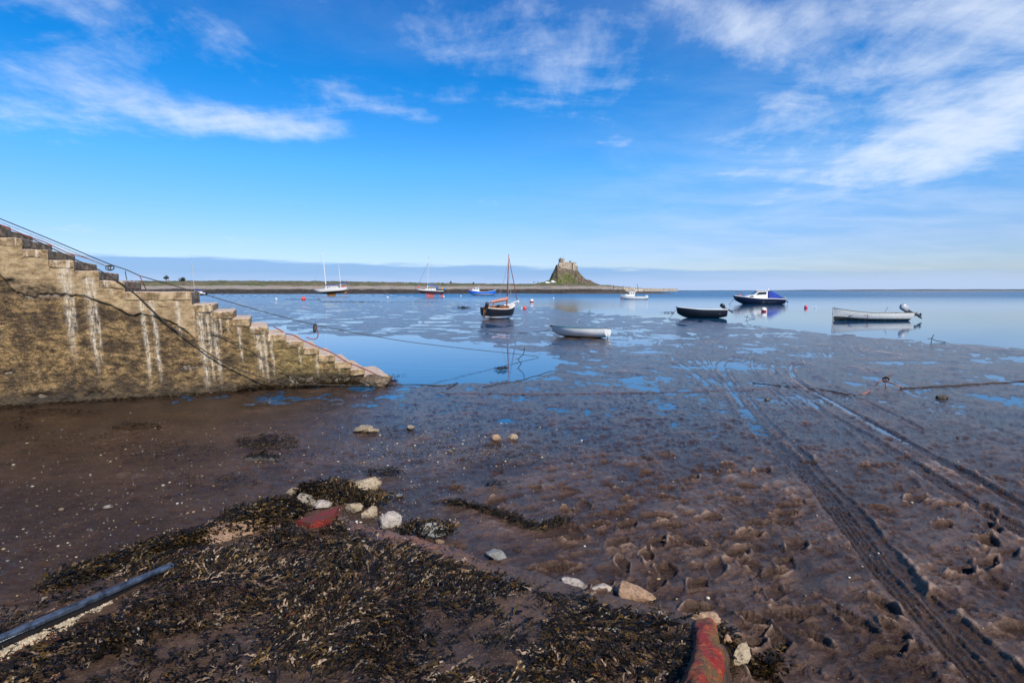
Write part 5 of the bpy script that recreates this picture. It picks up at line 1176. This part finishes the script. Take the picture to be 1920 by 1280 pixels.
for k in range(4): x = -1.1-k*.55; o.tube([(x, -.995, 1.1), (x-.02, -.995, 2.15-.27*k)], .015, 5)
o.build('canopy_seam', M('seam_navy', (.005, .02, .15), .7), cn)
MB().box((-3.58, 0, .75), (.08, 2.0, .5)).build('transom_board', M('transom_blue', (.01, .05, .3), .4), t)
outboard(t, -3.9, 0, 1.0, .85, M('motor_grey'), 35)
o = MB(); o.tube(cr([(3.3, -.4, 1.5), (3.9, 0, 2.15), (3.3, .4, 1.5)], 6), .025, 5); o.tube([(2.4, -.7, 1.9), (3.9, 0, 2.15), (2.4, .7, 1.9)], .02, 5); o.tube([(2.4, -.7, 1.3), (2.4, -.7, 1.9)], .02, 5); o.build('pulpit', CHR, t)
MB().ball((3.2, 0, 1.6), .17, 8).build('bow_roller', FEND, t); MB().ball((-1.2, 0, 2.5), .12, 8, (1, 1, 1.6)).build('nav_light', WH, t)
cp = Vector(t.location); rope([cp+Vector((-3.7, -.2, 1.35)), cp+Vector((-4.8, -.8, .6)), cp+Vector((-5.3, -1.0, .15)), cp+Vector((-5.7, -1.2, .01))], .03, HEMP, 'dark anchor rope slanting from the bow of the navy cruiser into the water')
# 9  black motor dinghy
t = boat('motor_dinghy', 'black hulled open boat with white interior and a tilted black outboard', 'motor boat', 1316, 596.5, 172, roll=6, z=-.02)
G = hull_pts(3.55, 1.55, .86, .62, .64, tw=.8, rake=.05, rock_=.2, full=.48)
hull(t, bands('black_hull', [(0, (.008, .008, .012)), (.8, (.01, .01, .015))], .3, .9, .06, 8), G, inmat=WHD, rail=WH, railr=.035, floor_=.45, th=.07)
for x in (-.9, .1, 1.0): MB().box((x, 0, .5), (.3, 1.2 if x < .5 else .8, .04)).build('thwart', WHD, t)
MB().box((1.2, 0, .6), (.5, .6, .05)).build('bow_deck', WHD, t)
outboard(t, -1.66, .0, .84, .85, M('motor_black', (.008, .008, .01), .2), 58)
cp = Vector(t.location); rope([cp+Vector((-1.75, .2, .8)), cp+Vector((-2.1, .1, .5)), cp+Vector((-2.5, 0, .05)), cp+Vector((-3.1, -.1, .03)), cp+Vector((-3.8, -.1, .03))], .014, HEMP, 'thin dark rope from the bow of the black open boat to the mud')
# 10 long white clinker boat
t = boat('clinker_boat', 'long weathered white clinker boat with black bottom and tilted silver outboard', 'motor boat', 1629, 603, 179, roll=2, z=-.08)
G = hull_pts(5.05, 1.65, .98, .62, .64, tw=.7, rake=.0, rock_=.05, full=.55, n=40, m=14, bowfull=-.3, trk=.06)
m, b, bs = newmat('clinker_paint'); co = obco(b); z_ = b.n('ShaderNodeSeparateXYZ'); b.put(z_.inputs[0], co)
n = b.noise(b.mapv(co, (1.5, 1.5, 5)), 4, 8, .7); zl = b.m('SUBTRACT', z_.outputs[2], b.m('MULTIPLY', b.ss(z_.outputs[0], .2, 2.5), .16))
c = b.mix(b.ss(b.m('MULTIPLY_ADD', n, .05, zl), .235, .25), (.018, .016, .014), (.66, .65, .61)); c = b.mix(b.m('MULTIPLY', b.ss(n, .5, .66), .5), c, (.26, .24, .21))
plk = b.m('FRACT', b.m('MULTIPLY', b.m('SUBTRACT', z_.outputs[2], b.m('MULTIPLY', b.m('POWER', b.m('ABSOLUTE', z_.outputs[0]), 2), .045)), 8.5)); c = b.mix(b.m('MULTIPLY', b.ss(plk, .14, .02), .6), c, (.14, .13, .12))
rsx = b.m('MULTIPLY', b.ss(b.m('ABSOLUTE', b.m('ADD', z_.outputs[0], -.52)), .055, .02), b.ss(z_.outputs[2], .70, .3)); c = b.mix(b.m('MULTIPLY', rsx, .85), c, (.30, .11, .03))
b.put(bs.inputs['Base Color'], c); bs.inputs['Roughness'].default_value = .5; b.put(bs.inputs['Normal'], b.bump(plk, .8, .015))
hull(t, m, G, inmat=M('grey_inside', (.30, .28, .25), .8, var=.3), rail=M('worn_gunwale', (.25, .22, .18), .7, var=.4, scale=12), railr=.022, floor_=.3)
MB().box((2.53, 0, .52), (.05, .06, 1.02), bev=.01).build('stem_post', M('worn_stem', (.45, .43, .40), .7, var=.4), t)
for x in (-1.6, -.5, .6, 1.5): MB().box((x, 0, .46), (.22, 1.4 if x < 1 else 1.0, .04)).build('thwart', TK2, t)
outboard(t, -2.66, 0, .82, 1.3, M('motor_silver', (.45, .48, .52), .25), 62)
MB().tube([(-1.0, 0, .5), (-1.25, .1, 1.05)], .012, 5).build('rod', HEMP, t)

# ------------------------------------------------------------------ mooring buoys
RB = bands('buoy_red_white', [(0, (.72, .03, .03)), (.47, (.80, .78, .76))], .35, 1, .1, 6); RR_ = M('buoy_red', (.80, .07, .05), .35, var=.15); WB = M('buoy_white', (.78, .78, .75), .4, var=.1); PB = M('buoy_pink', (.72, .08, .14), .4, var=.15)
def buoy(px, py, rpx, mat, label, lift=.3, halfred=False):
    q = P(px, py+rpx*(1-lift), 0); r_ = rpx/F*q.y
    t = thing('mooring_buoy', label, 'buoy', (q.x, q.y, 0), group='mooring buoys')
    c_ = r_*(1-lift)
    bd = MB().ball((0, 0, c_), r_, 20, (1, 1, 1.0)).build('float', mat, t, smooth=True)
    if halfred:
        bd.data.materials[0] = WB; o = MB().ball((0, 0, c_), r_*1.01, 20); o.v = [(x*1.012, y*1.012, min(z, c_-.05*r_)) for x, y, z in o.v]; o.build('lower_band', M('buoy_deep_red', (.66, .02, .03), .35, var=.15), bd, smooth=False)
    MB().tube(cr([(-r_*.12, 0, c_+r_*.96), (-r_*.1, 0, c_+r_*1.15), (r_*.1, 0, c_+r_*1.15), (r_*.12, 0, c_+r_*.96)], 4), r_*.05, 6).build('ring', CHN, t)
    return t
buoy(569, 560, 3.8, RR_, 'plain red buoy on the mud nearest the white two masted yacht'); buoy(997, 564, 3.6, WB, 'white topped red buoy right of the varnished mast, the farther of two', halfred=True); buoy(984, 577.5, 3.4, RR_, 'red buoy beside the bow of the black sailing boat')
buoy(978, 578, 1.4, WB, 'tiny white float touching the red buoy by the black sailing boat'); buoy(1432, 581, 4.9, WB, 'largest red and white buoy, right of the black open boat', halfred=True); buoy(1511, 575.5, 3.2, PB, 'dark pink buoy left of the long clinker boat')
buoy(1165.5, 559, 2.2, PB, 'small pink buoy at the bow of the small white cruiser'); buoy(518, 560.5, 1.9, WB, 'small white float left of the plain red buoy'); buoy(727, 557.5, 1.7, WB, 'small white float between the two yachts'); buoy(832, 556, 1.7, WB, 'small white float at the rudder of the pink keeled yacht')
buoy(1529, 577, 1.4, WB, 'tiny white float just right of the dark pink buoy'); buoy(1038, 558.6, 1.2, WB, 'tiny white float in the water below the crag'); buoy(864, 555, 1.3, WB, 'tiny white float left of the blue fishing boat')
weed('seaweed', patch(938, 693, 10, 1.5, 60, 55, z=0), .12, DKP, 14, 'small dark weed clump floating in the still pool')
weed('seaweed', patch(1252, 586.5, 14, .8, 60, 56, z=0), .2, DKP, 15, 'line of dark weed left of the black open boat')
# logs and weed strings stranded on the far mud
def strand(pts, rs_, lab):
    out = []; r = np.random.RandomState(rs_)
    for p in cr([P(x, y, .0) for x, y in pts], 60):
        for _ in range(2): out.append((p.x+r.randn()*.25, p.y+r.randn()*.5, max(0, mudz(p.x, p.y))))
    return np.array(out)
weed('seaweed', np.concatenate([strand([(535, 561.5), (570, 562.2), (600, 562.5)], 1, ''), strand([(600, 566), (640, 566.5), (700, 567), (830, 567)], 2, ''), strand([(860, 578), (876, 578.3)], 3, '')]), .32, DKP, 12, 'thin dark lines of stranded weed on the far wet mud', lift=3)
